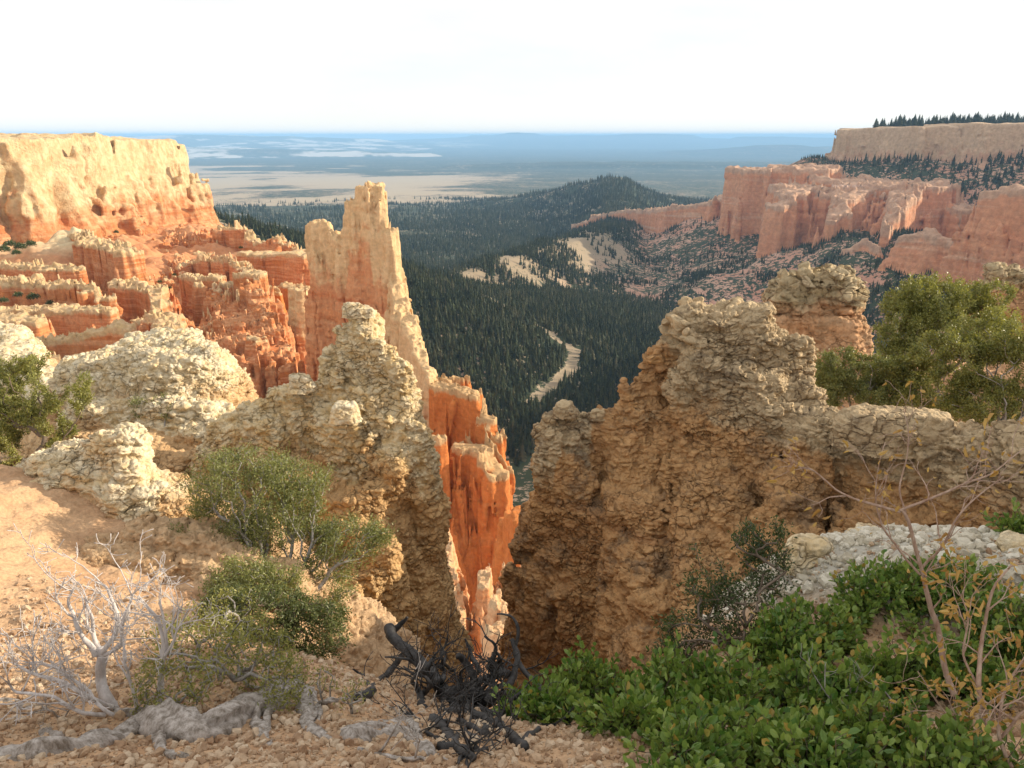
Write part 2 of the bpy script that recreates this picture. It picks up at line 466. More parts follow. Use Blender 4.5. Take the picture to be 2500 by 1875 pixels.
def ground_mat():
    t = NT('sandy_soil')
    n1 = t.noise(1.3, 5, .6); n2 = t.noise(28, 5, .7); v = t.voro(34)
    col = t.ramp(n1, [(.3, (.46, .27, .15)), (.5, (.56, .37, .22)), (.7, (.50, .29, .16))])
    col = t.mix(1., col, t.ramp(n2, [(.3, (.72, .72, .72)), (.7, (1.15, 1.15, 1.15))]), 'MULTIPLY')
    col = t.mix(t.rng(t.attr('pale'), .1, .5), col, t.mix(n2, (.40, .37, .30), (.56, .53, .46)))
    t.bump(t.math('ADD', n2, t.math('MULTIPLY', v, -.6)), .012)
    return t.done(col)
M['ground'] = ground_mat()

def bench_mat():
    t = NT('amphitheatre_slope')
    n1 = t.noise(.03, 5, .6); n2 = t.noise(.5, 5, .7)
    z = t.sep()[2]
    col = t.ramp(t.noise(1., 3, .5, t.scaled(.01, .01, .22)), [(.3, (.52, .21, .09)), (.5, (.57, .27, .13)), (.7, (.60, .35, .19))])
    col = t.mix(t.rng(t.math('ADD', z, t.rng(n1, 0, 1, -10, 10)), -42, -36), col, (.62, .50, .31))
    col = t.mix(1., col, t.ramp(n2, [(.3, (.8, .8, .8)), (.7, (1.12, 1.12, 1.12))]), 'MULTIPLY')
    t.bump(n2, .4)
    return t.done(col)
M['bench'] = bench_mat()

def stone_mat(name, c1, c2, c3):
    t = NT(name)
    r = t.n.new('ShaderNodeNewGeometry').outputs['Random Per Island']
    col = t.ramp(r, [(0, c1), (.5, c2), (1, c3)])
    n = t.noise(45, 4, .7)
    col = t.mix(1., col, t.ramp(n, [(.3, (.78, .78, .78)), (.7, (1.12, 1.12, 1.12))]), 'MULTIPLY')
    t.bump(n, .004)
    return t.done(col)
M['gravel'] = stone_mat('gravel_stones', (.32, .20, .12), (.48, .34, .22), (.58, .46, .33))
M['rubble'] = stone_mat('white_rubble', (.46, .41, .31), (.62, .57, .46), (.70, .66, .56))

def terrain_mat():
    t = NT('valley_terrain')
    x, y, z = t.sep()
    d = t.math('SQRT', t.math('ADD', t.math('MULTIPLY', x, x), t.math('MULTIPLY', y, y)))
    # soil and rock near, scrub-dotted beyond
    soil = t.ramp(t.noise(.012, 5, .6), [(.35, (.36, .24, .17)), (.5, (.42, .33, .23)), (.65, (.46, .36, .24))])
    pink = t.attr('pink'); pale = t.attr('pale'); wood = t.attr('wood'); white = t.attr('white')
    soil = t.mix(pink, soil, t.ramp(t.noise(.02, 4, .6), [(.35, (.48, .24, .16)), (.65, (.55, .36, .26))]))
    soil = t.mix(pale, soil, t.mix(t.rng(d, 2000, 3000), (.30, .235, .155), (.42, .34, .23)))
    # trees as dots of two sizes, density by 'wood'
    v1 = t.rng(t.noise(1 / 6., 4, .75), .3, .7); v2 = t.noise(1 / 45., 4, .7); v3 = t.noise(1 / 400., 5, .7)
    dens = t.math('ADD', t.math('ADD', wood, t.rng(v2, .3, .7, -.35, .35)), t.rng(v3, .3, .7, -.25, .25))
    near = t.math('MULTIPLY', t.rng(t.math('SUBTRACT', t.math('MULTIPLY', dens, .8), v1), -.08, .08), 1.)
    farf = t.rng(dens, .25, .75)
    f = t.mix(t.rng(d, 2500, 7000), near, farf)
    green = t.ramp(t.noise(.03, 4, .6), [(.3, (.028, .042, .022)), (.7, (.055, .07, .035))])
    col = t.mix(f, soil, green)
    col = t.mix(white, col, (.62, .56, .48))
    return t.done(col)
M['terrain'] = terrain_mat()
M['conifer'] = leaf_mat('conifer_needles', (.014, .027, .017), (.065, .08, .036), .7, .08, .1, .05)
M['trunk'] = bark_mat('conifer_bark', (.08, .06, .045), (.16, .12, .09), 3)
# ------------------------------------------------------------------ the far country: one sheet to the horizon
def px_path(pts):   # (px, py, depth, halfwidth)
    return [(*W(q[0], q[1], q[2]), *q[3:], *([0.0] * (5 - len(q)))) for q in pts]

SPUR = [px_path([(1075, 684, 800, 4), (1170, 646, 880, 8), (1290, 610, 1020, 14), (1430, 574, 1270, 20), (1520, 545, 1600, 30), (1500, 440, 2450, 40)]),
        px_path([(1500, 434, 2500, 25), (1420, 452, 2520, 40), (1330, 472, 2600, 60), (1200, 492, 2750, 60), (1050, 560, 2300, 60)]),
        px_path([(1500, 434, 2500, 25), (1620, 485, 2450, 30), (1700, 520, 2300, 40)])]
LEFT_SPUR = [px_path([(440, 500, 640, 10), (560, 545, 640, 12), (680, 585, 630, 12), (800, 640, 620, 10)]),
             px_path([(700, 560, 2200, 60), (900, 560, 2300, 60), (1010, 545, 2500, 40)]),
             px_path([(500, 515, 2300, 60), (700, 530, 2500, 60), (950, 505, 2700, 80), (1100, 515, 2600, 50)])]
TALUS = [px_path([(1560, 570, 1500, 20), (1680, 575, 1420, 30), (1790, 592, 1300, 40), (1862, 620, 1150, 50), (1960, 622, 1080, 50), (2050, 605, 1040, 50), (2150, 560, 1020, 50), (2300, 640, 900, 60), (2420, 700, 800, 60), (2700, 720, 700, 90), (3300, 760, 520, 90)])]
BENCH2 = [px_path([(2060, 392, 1420, 70), (2300, 392, 1330, 90), (2500, 385, 1300, 120), (2900, 385, 1250, 200)])]

FARR = [([px_path([(-300, 352, 15000, 900), (300, 356, 15500, 900), (800, 366, 15500, 700), (1000, 372, 15000, 400)])], [(0, 0), (300, 60), (1500, 130), (5000, 250)], 26, 1500, 80),
        ([px_path([(-400, 333, 26000, 1500), (400, 332, 26000, 1500), (520, 329, 25000, 1200), (640, 332, 25500, 1200), (850, 338, 26000, 1000), (1000, 347, 26000, 800)])], [(0, 0), (500, 90), (3000, 200), (9000, 420)], 45, 2600, 81),
        ([px_path([(900, 350, 34000, 600), (1060, 339, 34000, 900), (1200, 330, 34000, 900), (1255, 323, 34000, 250), (1290, 324, 34000, 250), (1330, 330, 34000, 600), (1500, 330, 33000, 900), (1570, 327, 33000, 900), (1650, 328, 33000, 700), (1690, 336, 33000, 700), (1850, 341, 32000, 900)])], [(0, 0), (400, 110), (3000, 240), (9000, 460)], 30, 2600, 82),
        ([px_path([(1820, 344, 30000, 900), (1860, 333, 30000, 900), (1980, 335, 30000, 900), (2100, 338, 30000, 900), (2600, 336, 30000, 900)])], [(0, 0), (500, 120), (3000, 260), (9000, 460)], 20, 2600, 83),
        ([px_path([(1640, 392, 16500, 300), (1750, 374, 17000, 500), (1840, 357, 17000, 300), (1900, 353, 17000, 400), (2000, 358, 17000, 600), (2200, 362, 17000, 800)])], [(0, 0), (800, 80), (3000, 200), (7000, 340)], 22, 1500, 84),
        ([px_path([(-400, 338, 70000, 3000), (900, 337, 70000, 3000), (2800, 335, 70000, 3000)])], [(0, 0), (1500, 200), (9000, 460)], 20, 6000, 85),
        ([px_path([(1000, 412, 8600, 200), (1150, 402, 8800, 300), (1400, 396, 9000, 500), (1700, 396, 9000, 500), (2100, 398, 9200, 500), (2600, 398, 9200, 500)])], [(0, 0), (150, 40), (700, 75), (2500, 130)], 16, 700, 86),
        ([px_path([(940, 432, 6600, 120), (1010, 422, 6700, 160), (1090, 424, 6700, 160), (1200, 436, 6500, 100), (1400, 430, 6700, 200), (1700, 428, 6900, 300), (2000, 432, 6900, 300)])], [(0, 0), (150, 26), (500, 45), (1500, 90)], 12, 420, 87),
        ([px_path([(440, 405, 9500, 150), (600, 412, 9300, 200), (760, 418, 9000, 120)])], [(0, 0), (150, 20), (600, 50), (1500, 90)], 10, 420, 88)]

def terrain_h(X, Y):
    r = np.hypot(X, Y)
    z = np.interp(r, [0, 60, 120, 250, 500, 800, 1500, 2300, 3500, 6000, 9000, 15000, 90000], [-95, -100, -125, -165, -192, -204, -213, -228, -262, -310, -350, -380, -380])
    z = z + 9 * fbm(X, Y, 0 * X, 420, 4, .5) * sstep(150, 500, r) * (1 - sstep(3000, 6000, r))
    def sm(a, b, k): return np.maximum(a, b) + k * np.exp(-np.abs(a - b) / k) * .35
    h1, _ = ridge_field(SPUR, [(0, 0), (60, 36), (160, 70), (600, 130)], X, Y)
    h1 = h1 + 10 * fbm(X, Y, 0 * X, 130, 4, .55, off=3)
    z = sm(z, h1, 6)
    h2, _ = ridge_field(LEFT_SPUR, [(0, 0), (80, 30), (260, 90), (600, 160)], X, Y)
    z = sm(z, h2 + 8 * fbm(X, Y, 0 * X, 90, 4, .55, off=5), 5)
    h3, _ = ridge_field(TALUS, [(0, 0), (60, 30), (130, 52), (300, 90), (600, 130)], X, Y)
    gul = np.abs(fbm(X * .9 + Y * .3, Y * .5 - X * .2, 0 * X, 60, 3, .5, off=8))
    z = sm(z, h3 - 16 * (0.6 - gul) + 10 * fbm(X, Y, 0 * X, 45, 3, .5, off=9), 4)
    h4, _ = ridge_field(BENCH2, [(0, 0), (60, 28), (160, 95), (300, 160)], X, Y)
    z = sm(z, h4 + 12 * fbm(X, Y, 0 * X, 70, 4, .55, off=12), 4)
    # plateaus and ranges beyond (direction a = x/y, so each keeps its own heading)
    a = X / np.maximum(Y, 1)
    n = fbm(X, Y, 0 * X, 2600, 5, .55, off=14); n2 = fbm(X, Y, 0 * X, 9000, 5, .55, off=15)
    z = z + 10 * n * sstep(4000, 8000, r) + 14 * n2 * sstep(8000, 16000, r)
    for path, prof, amp, sc, o in FARR:
        h, _ = ridge_field(path, prof, X, Y)
        h = h + amp * fbm(X, Y, 0 * X, sc, 5, .58, off=o) - amp * .8 * (1 - 2 * np.abs(fbm(X, Y, 0 * X, sc * .6, 4, .55, off=o + 1)))
        z = np.maximum(z, h)
    return z

def heightfield(xs_grid, ys_grid, Z):
    nx, ny = Z.shape
    V = np.stack([xs_grid, ys_grid, Z], -1).reshape(-1, 3)
    i = np.arange(nx * ny).reshape(nx, ny)
    F = np.stack([i[:-1, :-1], i[1:, :-1], i[1:, 1:], i[:-1, 1:]], -1).reshape(-1, 4)
    return V, F

WASH = []
for _x, _y in [(1040, 845), (1180, 862), (1250, 892), (1330, 922), (1400, 952), (1392, 1000), (1350, 1040), (1290, 1090)]:
    _p = W(_x, _y, 1.0); _d = 199.5 / (CAMZ - _p[2]) if _p[2] < CAMZ else 600; WASH.append(W(_x, _y, _d))
def far_terrain():
    th = np.linspace(R(-48), R(64), 1150)
    rr = np.concatenate([np.exp(np.linspace(np.log(40), np.log(90000), 880))])
    A, B = np.meshgrid(th, rr, indexing='ij')
    X, Y = B * np.sin(A), B * np.cos(A)
    Z = terrain_h(X, Y)
    V, F = heightfield(X, Y, Z)
    F = F[:, ::-1]
    gz = np.gradient(Z, axis=1) / np.gradient(B, axis=1)
    # masks of what the ground is made of
    hs, _ = ridge_field(SPUR[:1], [(0, 0), (1, 1)], X, Y)
    ds = -hs - 0
    tal, _ = ridge_field(TALUS, [(0, 0), (60, 30), (130, 52), (300, 90), (600, 130)], X, Y)
    n = fbm(X, Y, 0 * X, 160, 4, .6, off=33)
    h4, _ = ridge_field(BENCH2, [(0, 0), (60, 28), (160, 95), (300, 160)], X, Y)
    pink = np.maximum(sstep(-55, 25, tal - Z + 45 * n), sstep(-60, 10, h4 - Z + 30 * n)) * sstep(350, 500, B)
    dist_spur = np.full(X.shape, 1e9)
    P = np.array(SPUR[0])[:4]
    for p, q in zip(P[:-1], P[1:]):
        dx, dy = q[0] - p[0], q[1] - p[1]; t = np.clip(((X - p[0]) * dx + (Y - p[1]) * dy) / (dx * dx + dy * dy), 0, 1)
        dist_spur = np.minimum(dist_spur, np.hypot(X - p[0] - t * dx, Y - p[1] - t * dy))
    pale = 1 - sstep(50, 100, dist_spur + 50 * n)
    a = X / np.maximum(Y, 1)
    flat = sstep(2700, 3600, B + 700 * n) * (1 - sstep(6300, 7600, B + 1500 * fbm(X, Y, 0 * X, 1500, 4, .6, off=41))) * (1 - sstep(-.13, .06, a + .08 * n))
    big = fbm(X, Y, 0 * X, 900, 4, .6, off=44)
    meadow = flat * sstep(-.25, .1, big + .18)
    meadow2 = sstep(6000, 7000, B) * (1 - sstep(9500, 11000, B)) * sstep(.05, .25, big) * (1 - sstep(-.3, .1, a))
    fld = np.maximum(meadow, meadow2)
    pale = np.maximum(pale, fld)
    wd = np.full(X.shape, 1e9)
    for p, q in zip(WASH[:-1], WASH[1:]):
        dx, dy = q[0] - p[0], q[1] - p[1]; t = np.clip(((X - p[0]) * dx + (Y - p[1]) * dy) / (dx * dx + dy * dy), 0, 1)
        wd = np.minimum(wd, np.hypot(X - p[0] - t * dx, Y - p[1] - t * dy))
    wash = 1 - sstep(3, 6, wd + 4 * fbm(X, Y, 0 * X, 20, 3, .6, off=50))
    pale = np.maximum(pale, wash * .9); 
    wood = .95 - .75 * pale - .3 * pink
    wood = np.where(B > 3000, .85 - .9 * fld, wood)
    # bare pale cliffs of the far ranges
    wc = fbm(X, Y, Z * 4, 1500, 5, .65, off=60)
    white = sstep(.02, .14, wc) * sstep(11000, 14000, B) * (1 - sstep(29000, 31000, B)) * sstep(.004, .03, gz) * (1 - sstep(-.15, .02, a))
    me = mesh_np('valley_floor', V, F, M['terrain'], {'pink': pink.ravel(), 'pale': pale.ravel(), 'wood': wood.ravel(), 'white': white.ravel()})
    tag(link('terrain', me), kind='structure')
    return pink, pale
far_terrain()

# ------------------------------------------------------------------ right-hand canyon rim
mesa_low = px_path([(1395, 548, 1760, 6), (1450, 524, 1720, 8), (1530, 508, 1640, 8), (1590, 512, 1560, 10), (1660, 500, 1470, 14), (1790, 482, 1400, 30), (1838, 432, 1330, 30), (1850, 408, 1290, 40), (1960, 405, 1270, 60), (2060, 436, 1230, 60), (2220, 446, 1150, 60), (2330, 500, 1120, 40), (2400, 560, 1080, 30)])
spurs = [px_path([(1960, 440, 1240, 40), (1930, 470, 1130, 18), (1905, 500, 1090, 10)]),
         px_path([(2090, 445, 1180, 40), (2060, 480, 1080, 18), (2030, 530, 1030, 10)]),
         px_path([(2220, 450, 1140, 30), (2190, 500, 1020, 14), (2160, 560, 960, 8)])]
V_F = ridge_mesh([mesa_low] + spurs, [(0, 0), (2, 10), (6, 36), (9, 40), (16, 105), (28, 135), (80, 170), (200, 220)], 2.6, -215,
                 flute=(30, 24), strata=(4.5, 6), crenel=(9, 22), off=2.2, fl_oct=4, zfl=10)
rock('cliff', 'long pink and orange cliff with vertical flutes below the wooded rim on the right', 'cliff', M['mesa'], V_F)
top = px_path([(2062, 316, 1420, 14), (2130, 314, 1440, 60), (2300, 310, 1380, 110), (2500, 303, 1330, 150), (2900, 303, 1270, 200), (3500, 300, 1150, 250)])
V_F = ridge_mesh([top], [(0, 0), (3, 16), (7, 44), (14, 58), (60, 92), (120, 120)], 2.8, -90, flute=(18, 17), strata=(3.5, 5), crenel=(2.0, 40), off=6.1, fl_oct=4, zfl=10, xmax=1500)
rock('rim_cliff', 'pale tan cliff band under the pine forest at the top right', 'cliff', M['mesa_top'], V_F)
near_r = px_path([(2415, 462, 820, 10), (2520, 455, 800, 30), (2700, 450, 760, 50), (3100, 440, 700, 60), (3600, 430, 560, 60)])
near_r2 = px_path([(2200, 575, 900, 5), (2270, 560, 880, 8), (2330, 590, 850, 6)])
V_F = ridge_mesh([near_r], [(0, 0), (4, 16), (10, 40), (14, 44), (34, 130), (60, 160), (120, 200)], 2.0, -215, flute=(20, 18), strata=(4, 5), crenel=(6, 18), off=8.7, fl_oct=4, zfl=10, xmax=900)
rock('red_buttress', 'banded red rock buttress at the right edge above the olive shrub', 'cliff', M['mesa'], V_F)
V_F = ridge_mesh([near_r2, px_path([(2060, 610, 960, 3), (2110, 580, 960, 4), (2150, 600, 930, 3)])], [(0, 0), (4, 14), (12, 40), (30, 66), (70, 90)], 1.8, -190, flute=(6, 12), strata=(2.5, 4), crenel=(4, 9), off=4.7, fl_oct=4, zfl=8)
rock('rock_outcrop', 'small pink fluted outcrops on the talus between the long cliff and the red buttress', 'rock', M['mesa'], V_F)
# unseen high ground added beyond the right edge, shaped to shade the valley
side = [(1250, 1350, 48, 60), (1050, 1050, 48, 60), (870, 800, 48, 60), (690, 560, 48, 60), (590, 350, 46, 60), (540, 100, 42, 60), (540, -150, 38, 60)]
V_F = ridge_mesh([side], [(0, 0), (6, 40), (20, 60), (40, 120), (120, 190)], 6.0, -200, flute=(16, 40), strata=(4, 8), crenel=(3, 40), off=5.5, zfl=8)
rock('shade_canyon_wall', 'unseen pink canyon wall added beyond the right edge to shade the valley', 'cliff', M['mesa'], V_F)
# ------------------------------------------------------------------ the amphitheatre on the left
def tps(pts):
    P = np.array(pts, float); n = len(P)
    d = np.hypot(P[:, None, 0] - P[None, :, 0], P[:, None, 1] - P[None, :, 1])
    K = np.where(d > 0, d * d * np.log(d + 1e-12), 0) + np.eye(n) * 1e-3
    A = np.zeros((n + 3, n + 3)); A[:n, :n] = K; A[:n, n] = 1; A[:n, n + 1:] = P[:, :2]; A[n:, :n] = A[:n, n:].T
    w = np.linalg.solve(A, np.concatenate([P[:, 2], [0, 0, 0]]))
    def f(X, Y):
        Z = w[n] + w[n + 1] * X + w[n + 2] * Y
        for k in range(n):
            d2 = (X - P[k, 0]) ** 2 + (Y - P[k, 1]) ** 2
            Z = Z + w[k] * np.where(d2 > 0, .5 * d2 * np.log(d2 + 1e-12), 0)
        return Z
    return f

ctrl = [(0, 900, 118), (220, 900, 122), (420, 900, 140), (560, 960, 135), (700, 960, 140), (860, 1060, 130), (-150, 880, 140),
        (100, 880, 152), (300, 850, 160), (250, 850, 182), (60, 850, 178), (380, 800, 205), (400, 745, 240), (430, 690, 262), (420, 640, 300), (-150, 740, 200),
        (120, 760, 196), (150, 700, 212), (60, 660, 236), (190, 640, 250), (160, 600, 275), (220, 565, 305), (60, 570, 320), (-100, 600, 280), (300, 590, 325),
        (480, 590, 350), (560, 612, 325), (640, 720, 262), (740, 700, 250), (690, 800, 215), (560, 860, 172), (690, 900, 165), (770, 650, 330), (330, 545, 400), (120, 545, 400), (560, 560, 420)]
tpts = [W(*c) for c in ctrl] + [np.array(p) for p in [(-8, 130, -100), (-15, 200, -125), (-40, 300, -140), (-70, 420, -150), (0, 80, -85), (-20, 60, -60), (-60, 60, -50), (30, 200, -150), (-110, 450, -110)]]
tf = tps(tpts)
xs = np.arange(-340, 35, .9); ys = np.arange(55, 450, .9)
X, Y = np.meshgrid(xs, ys, indexing='ij')
Z = tf(X, Y) + 2.4 * fbm(X, Y, 0 * X, 16, 4, .55, off=2) - 3.5 * (1 - 2 * np.abs(fbm(X, Y, 0 * X, 20, 3, .5, off=7))) - 2.2 * (1 - 2.4 * np.abs(fbm(X, Y, 0 * X, 7, 4, .55, off=17)))
Z = Z - 7 * sstep(130, 165, Y) * (1 - sstep(250, 300, Y))
V, F = heightfield(X, Y, Z)
tag(link('slope', mesh_np('slope', V, F, M['bench'])), kind='structure')

RP = [(0, 0), (.8, 3), (1.6, 9), (2.4, 12), (5, 22), (12, 34), (30, 60)]          # narrow fins
TP = [(0, 0), (.6, 3), (1.4, 9), (2.2, 10), (3.5, 16), (9, 24), (24, 40)]
# the pale butte
bp = px_path([(-420, 330, 300, 40), (-100, 336, 340, 42), (0, 336, 362, 36), (90, 331, 378, 32), (170, 340, 400, 30), (290, 339, 430, 24), (352, 344, 446, 18), (392, 352, 452, 14)])
V_F = ridge_mesh([bp], [(0, 0), (1, 4), (1.8, 6), (2.5, 12), (7, 36), (9, 38), (13, 44), (40, 66), (80, 96)], .75, -75, flute=(9, 12), strata=(2.0, 3), crenel=(1.6, 14), lump=(1.5, 8), off=1.3, fl_oct=4, zfl=2.6)
rock('butte', 'flat topped pale yellow limestone butte above orange ribs at the upper left', 'butte', M['butte'], V_F)

def fin(name, label, paths, prof, h, zmin, mat='red', **kw):
    a = dict(flute=(2.0, 3.6), strata=(.7, 1.3), crenel=(1.6, 4), off=len(label) * .37, fl_oct=4, zfl=9)
    a.update(kw)
    if mat == 'red': a['flute'] = (a['flute'][0] * 2.3, a['flute'][1] * 1.15); a['crenel'] = (a['crenel'][0] * 1.4, a['crenel'][1])
    return rock(name, label, 'rock formation', M[mat], ridge_mesh([px_path(p) for p in paths], prof, h, zmin, **a), group=None)

fin('hoodoo_ridge', 'ridge of ragged pale pinnacles right of the pale butte', [[(545, 552, 352, 3), (590, 552, 345, 3), (600, 575, 340, 2), (640, 590, 330, 3), (665, 575, 325, 3), (700, 590, 322, 3), (740, 610, 318, 3)]], RP, .55, -75, crenel=(3.2, 6), flute=(2.6, 5))
fin('red_wall', 'flat topped red rock wall directly left of the tall spire', [[(590, 615, 300, 3), (650, 618, 298, 4), (700, 614, 296, 5), (746, 618, 290, 5)]], [(0, 0), (1, 8), (3, 16), (6, 18), (14, 30), (40, 60)], .5, -80, crenel=(.8, 6))
fin('orange_ribs', 'orange ribbed slope spreading below the right end of the pale butte', [[(500, 568, 372, 6, 5), (470, 640, 335, 2, 3)], [(430, 560, 380, 5, 5), (400, 650, 320, 1.5, 3)], [(330, 556, 385, 5, 5), (355, 640, 320, 1.5, 3)], [(520, 566, 370, 5, 5), (545, 640, 330, 2, 3)], [(270, 560, 380, 4, 5), (285, 620, 330, 2, 3)], [(500, 570, 360, 5, 5), (505, 650, 322, 2, 3)]], [(0, 0), (1.5, 3), (4, 10), (12, 24), (30, 46)], .6, -78, flute=(2.6, 5), crenel=(3.2, 5), mat='red', zfl=3)
fin('fin', 'orange fin with three square topped pillars in the middle of the left slope', [[(452, 672, 250, 2.5), (500, 676, 236, 2.5), (530, 672, 226, 3)], [(540, 690, 224, 2), (575, 688, 220, 2.4)], [(590, 664, 218, 3), (625, 662, 212, 3.4)]], [(0, 0), (.7, 6), (1.6, 14), (3, 16), (6, 34), (12, 52), (30, 70)], .4, -84, crenel=(.8, 3), flute=(2.2, 3.4), strata=(.7, 1.2))
fin('buttress', 'sunlit orange buttress dropping below the square topped pillars', [[(520, 700, 222, 3, 2), (545, 760, 196, 2.5, 3), (560, 850, 168, 2, 3)], [(610, 690, 208, 3, 2), (650, 760, 190, 2.5, 3), (690, 830, 172, 2, 3), (712, 890, 158, 1.5, 3)], [(560, 740, 205, 3, 3), (610, 800, 180, 3, 3), (620, 880, 160, 2, 3)], [(500, 770, 200, 1.5, 2), (508, 850, 172, 1.5, 3)]], [(0, 0), (1.2, 6), (3, 16), (7, 28), (18, 44)], .4, -88, crenel=(2.0, 4), flute=(2.6, 3.6), strata=(.8, 1.4), mat='red')
fin('red_wall', 'shaded red wall in the recess between the orange fin and the spire', [[(655, 700, 262, 3), (700, 692, 250, 3), (750, 700, 238, 4), (790, 720, 228, 4)], [(660, 708, 222, 1.5), (680, 712, 214, 1.5)]], [(0, 0), (1.2, 10), (4, 34), (10, 50), (30, 70)], .45, -92, crenel=(1.6, 4), mat='red_deep')
fin('hoodoo', 'slim orange hoodoo with a pointed foot standing left of the spire', [[(722, 702, 190, 1.4), (736, 704, 186, 1.8)]], [(0, 0), (.6, 6), (1.3, 16), (2.2, 24), (5, 32)], .3, -78, crenel=(1.2, 2), flute=(1.2, 2.4), strata=(.5, 1), mat='spire')
fin('fin', 'thin orange fins fanning down the bowl left of the square topped pillars', [[(385, 640, 300, 1.5, 2), (420, 720, 262, 1.2, 2)], [(440, 620, 306, 1.5, 2), (446, 690, 276, 1.2, 2)], [(330, 640, 290, 1.5, 2), (352, 690, 262, 1.2, 2)]], [(0, 0), (1, 3), (2.4, 9), (6, 18), (20, 34)], .45, -78, crenel=(1.6, 3), off=6.6)
fin('pinnacles', 'row of pale tipped pinnacles in front of the flat topped red wall', [[(455, 640, 300, 1.4), (500, 630, 292, 1.6), (560, 632, 284, 1.8), (610, 650, 272, 1.8)]], [(0, 0), (.8, 5), (2, 12), (4, 18), (14, 34)], .42, -80, crenel=(2.6, 3.4), off=8.6)
fin('buttress', 'ribbed orange foot of rock left of the sunlit buttress', [[(440, 820, 190, 1.5, 3), (455, 900, 165, 1.2, 3)], [(410, 770, 200, 1.5, 3), (420, 850, 176, 1.2, 3)], [(480, 800, 186, 1.5, 3), (500, 900, 160, 1.4, 3)]], [(0, 0), (.8, 5), (2.4, 12), (6, 22), (16, 36)], .36, -84, crenel=(1.6, 3), off=3.9)
fin('hoodoo_ridge', 'stepped orange ridge running down from the pale sand slope on the left', [[(190, 570, 300, 4), (240, 592, 272, 4), (290, 604, 250, 4), (316, 612, 240, 3)], [(285, 690, 224, 3), (318, 692, 218, 3)], [(325, 694, 222, 2), (378, 704, 208, 2.5)], [(378, 710, 206, 2), (384, 760, 196, 1.5)]], TP, .42, -72, crenel=(1.8, 4), flute=(2.2, 4))
fin('rock_ledge', 'uppermost cream capped orange ledge at the left edge', [[(-120, 640, 258, 4), (0, 642, 250, 4), (100, 648, 240, 4), (188, 650, 232, 3)]], TP, .45, -66, crenel=(1.8, 4), off=4.4)
fin('rock_ledge', 'long cream topped ledge ending in a round pillar at the left edge', [[(-120, 676, 226, 4), (0, 680, 218, 4), (120, 688, 210, 4), (205, 690, 203, 3), (224, 700, 200, 2)], [(243, 716, 200, 1.6), (250, 722, 198, 1.6)]], TP, .42, -62, crenel=(1.8, 3.4), off=9.4)
fin('rock_ledge', 'dark orange stepped ledge below the cream topped ledge at the left', [[(-120, 758, 200, 4), (60, 752, 192, 4), (150, 752, 186, 4), (240, 748, 182, 3), (268, 752, 180, 2)]], TP, .4, -62, crenel=(1.0, 3), off=2.4, mat='red')
fin('rock_ledge', 'short square orange ledge touching the left edge above the lowest wall', [[(-120, 772, 172, 4), (0, 772, 168, 3.5), (80, 776, 164, 2.5)]], TP, .36, -60, crenel=(.8, 3), off=5.4, mat='red')
fin('rock_fin', 'lowest orange wall rising to the right behind the white rock lump', [[(-100, 850, 150, 2), (40, 838, 148, 2), (110, 826, 147, 2), (200, 812, 146, 2), (290, 790, 144, 2.4), (302, 796, 143, 1.6)], [(30, 846, 146, 1.5), (130, 870, 132, 1.2)]], [(0, 0), (.6, 4), (1.4, 10), (2.6, 16), (8, 24), (20, 36)], .32, -62, crenel=(.9, 2.6), flute=(1.6, 3), mat='red')
fin('rock_mound', 'rounded pale and red mound above the white rock lump', [[(350, 778, 190, 3), (400, 768, 184, 4), (416, 790, 178, 3)]], [(0, 0), (1.5, 2), (3, 6), (6, 14), (16, 26)], .36, -66, lump=(.8, 2))
fin('spire', 'tall cream and orange rock spire with a lower left tower', [[(872, 455, 150, .8), (905, 450, 149, 1.5), (928, 452, 148, .9)], [(866, 486, 150, 1.2), (880, 486, 150, 1.2)], [(862, 556, 151, 1.6), (915, 548, 149, 2.2), (950, 566, 146, 1.2)], [(764, 541, 158, 1.2), (795, 540, 156, 1.2)], [(800, 556, 156, 1), (830, 572, 154, 1.3), (862, 562, 152, 1.6)],
     [(960, 640, 146, 1.5), (978, 740, 140, 1.6), (1000, 800, 134, 1.4), (1030, 870, 127, 1.2), (1052, 915, 122, 1)]],
    [(0, 0), (.45, 2.5), (1.0, 8), (1.9, 18), (3.4, 34), (6, 50), (14, 76), (30, 110)], .26, -98, mat='spire', flute=(1.5, 1.7), strata=(.45, .8), crenel=(.8, 1.6), lump=(.35, 1.4), off=3.3, zfl=8)
fin('hoodoo_wall', 'deep orange fluted wall dropping into the gap below the spire', [[(1055, 926, 122, 1.5), (1080, 938, 120, 1.8), (1125, 946, 117, 1.6), (1160, 962, 114, 1.2)], [(1170, 1012, 113, 1.6), (1200, 1016, 111, 1.2), (1216, 1060, 109, 1.2), (1240, 1130, 107, 1.0)], [(1062, 922, 124, .8), (1085, 920, 124, .8)], [(1112, 922, 124, .9), (1138, 920, 124, 1.0)], [(1040, 1064, 104, 1.8), (1078, 1064, 103, 1.2)], [(1120, 1080, 108, 1.2), (1170, 1090, 106, 2), (1225, 1150, 103, 1.4)]],
    [(0, 0), (.5, 3), (1.4, 12), (3.2, 28), (5, 50), (10, 74), (30, 120)], .24, -112, mat='red_deep', flute=(2.6, 2.2), strata=(.4, 1.1), crenel=(1.0, 1.8), off=7.3, zfl=6)
fin('hoodoo', 'narrow pale orange hoodoo blade lit in the bottom of the gap', [[(1050, 1300, 52, .5), (1072, 1290, 51, .5), (1082, 1282, 50.5, .35), (1105, 1400, 46, .5), (1122, 1480, 44, .5), (1118, 1560, 42, .6)]], [(0, 0), (.3, 2), (.8, 5), (1.6, 10), (4, 20)], .11, -46, mat='pale_hoodoo', flute=(.6, .9), strata=(.2, .4), crenel=(.9, .8), off=2.3, zfl=5)
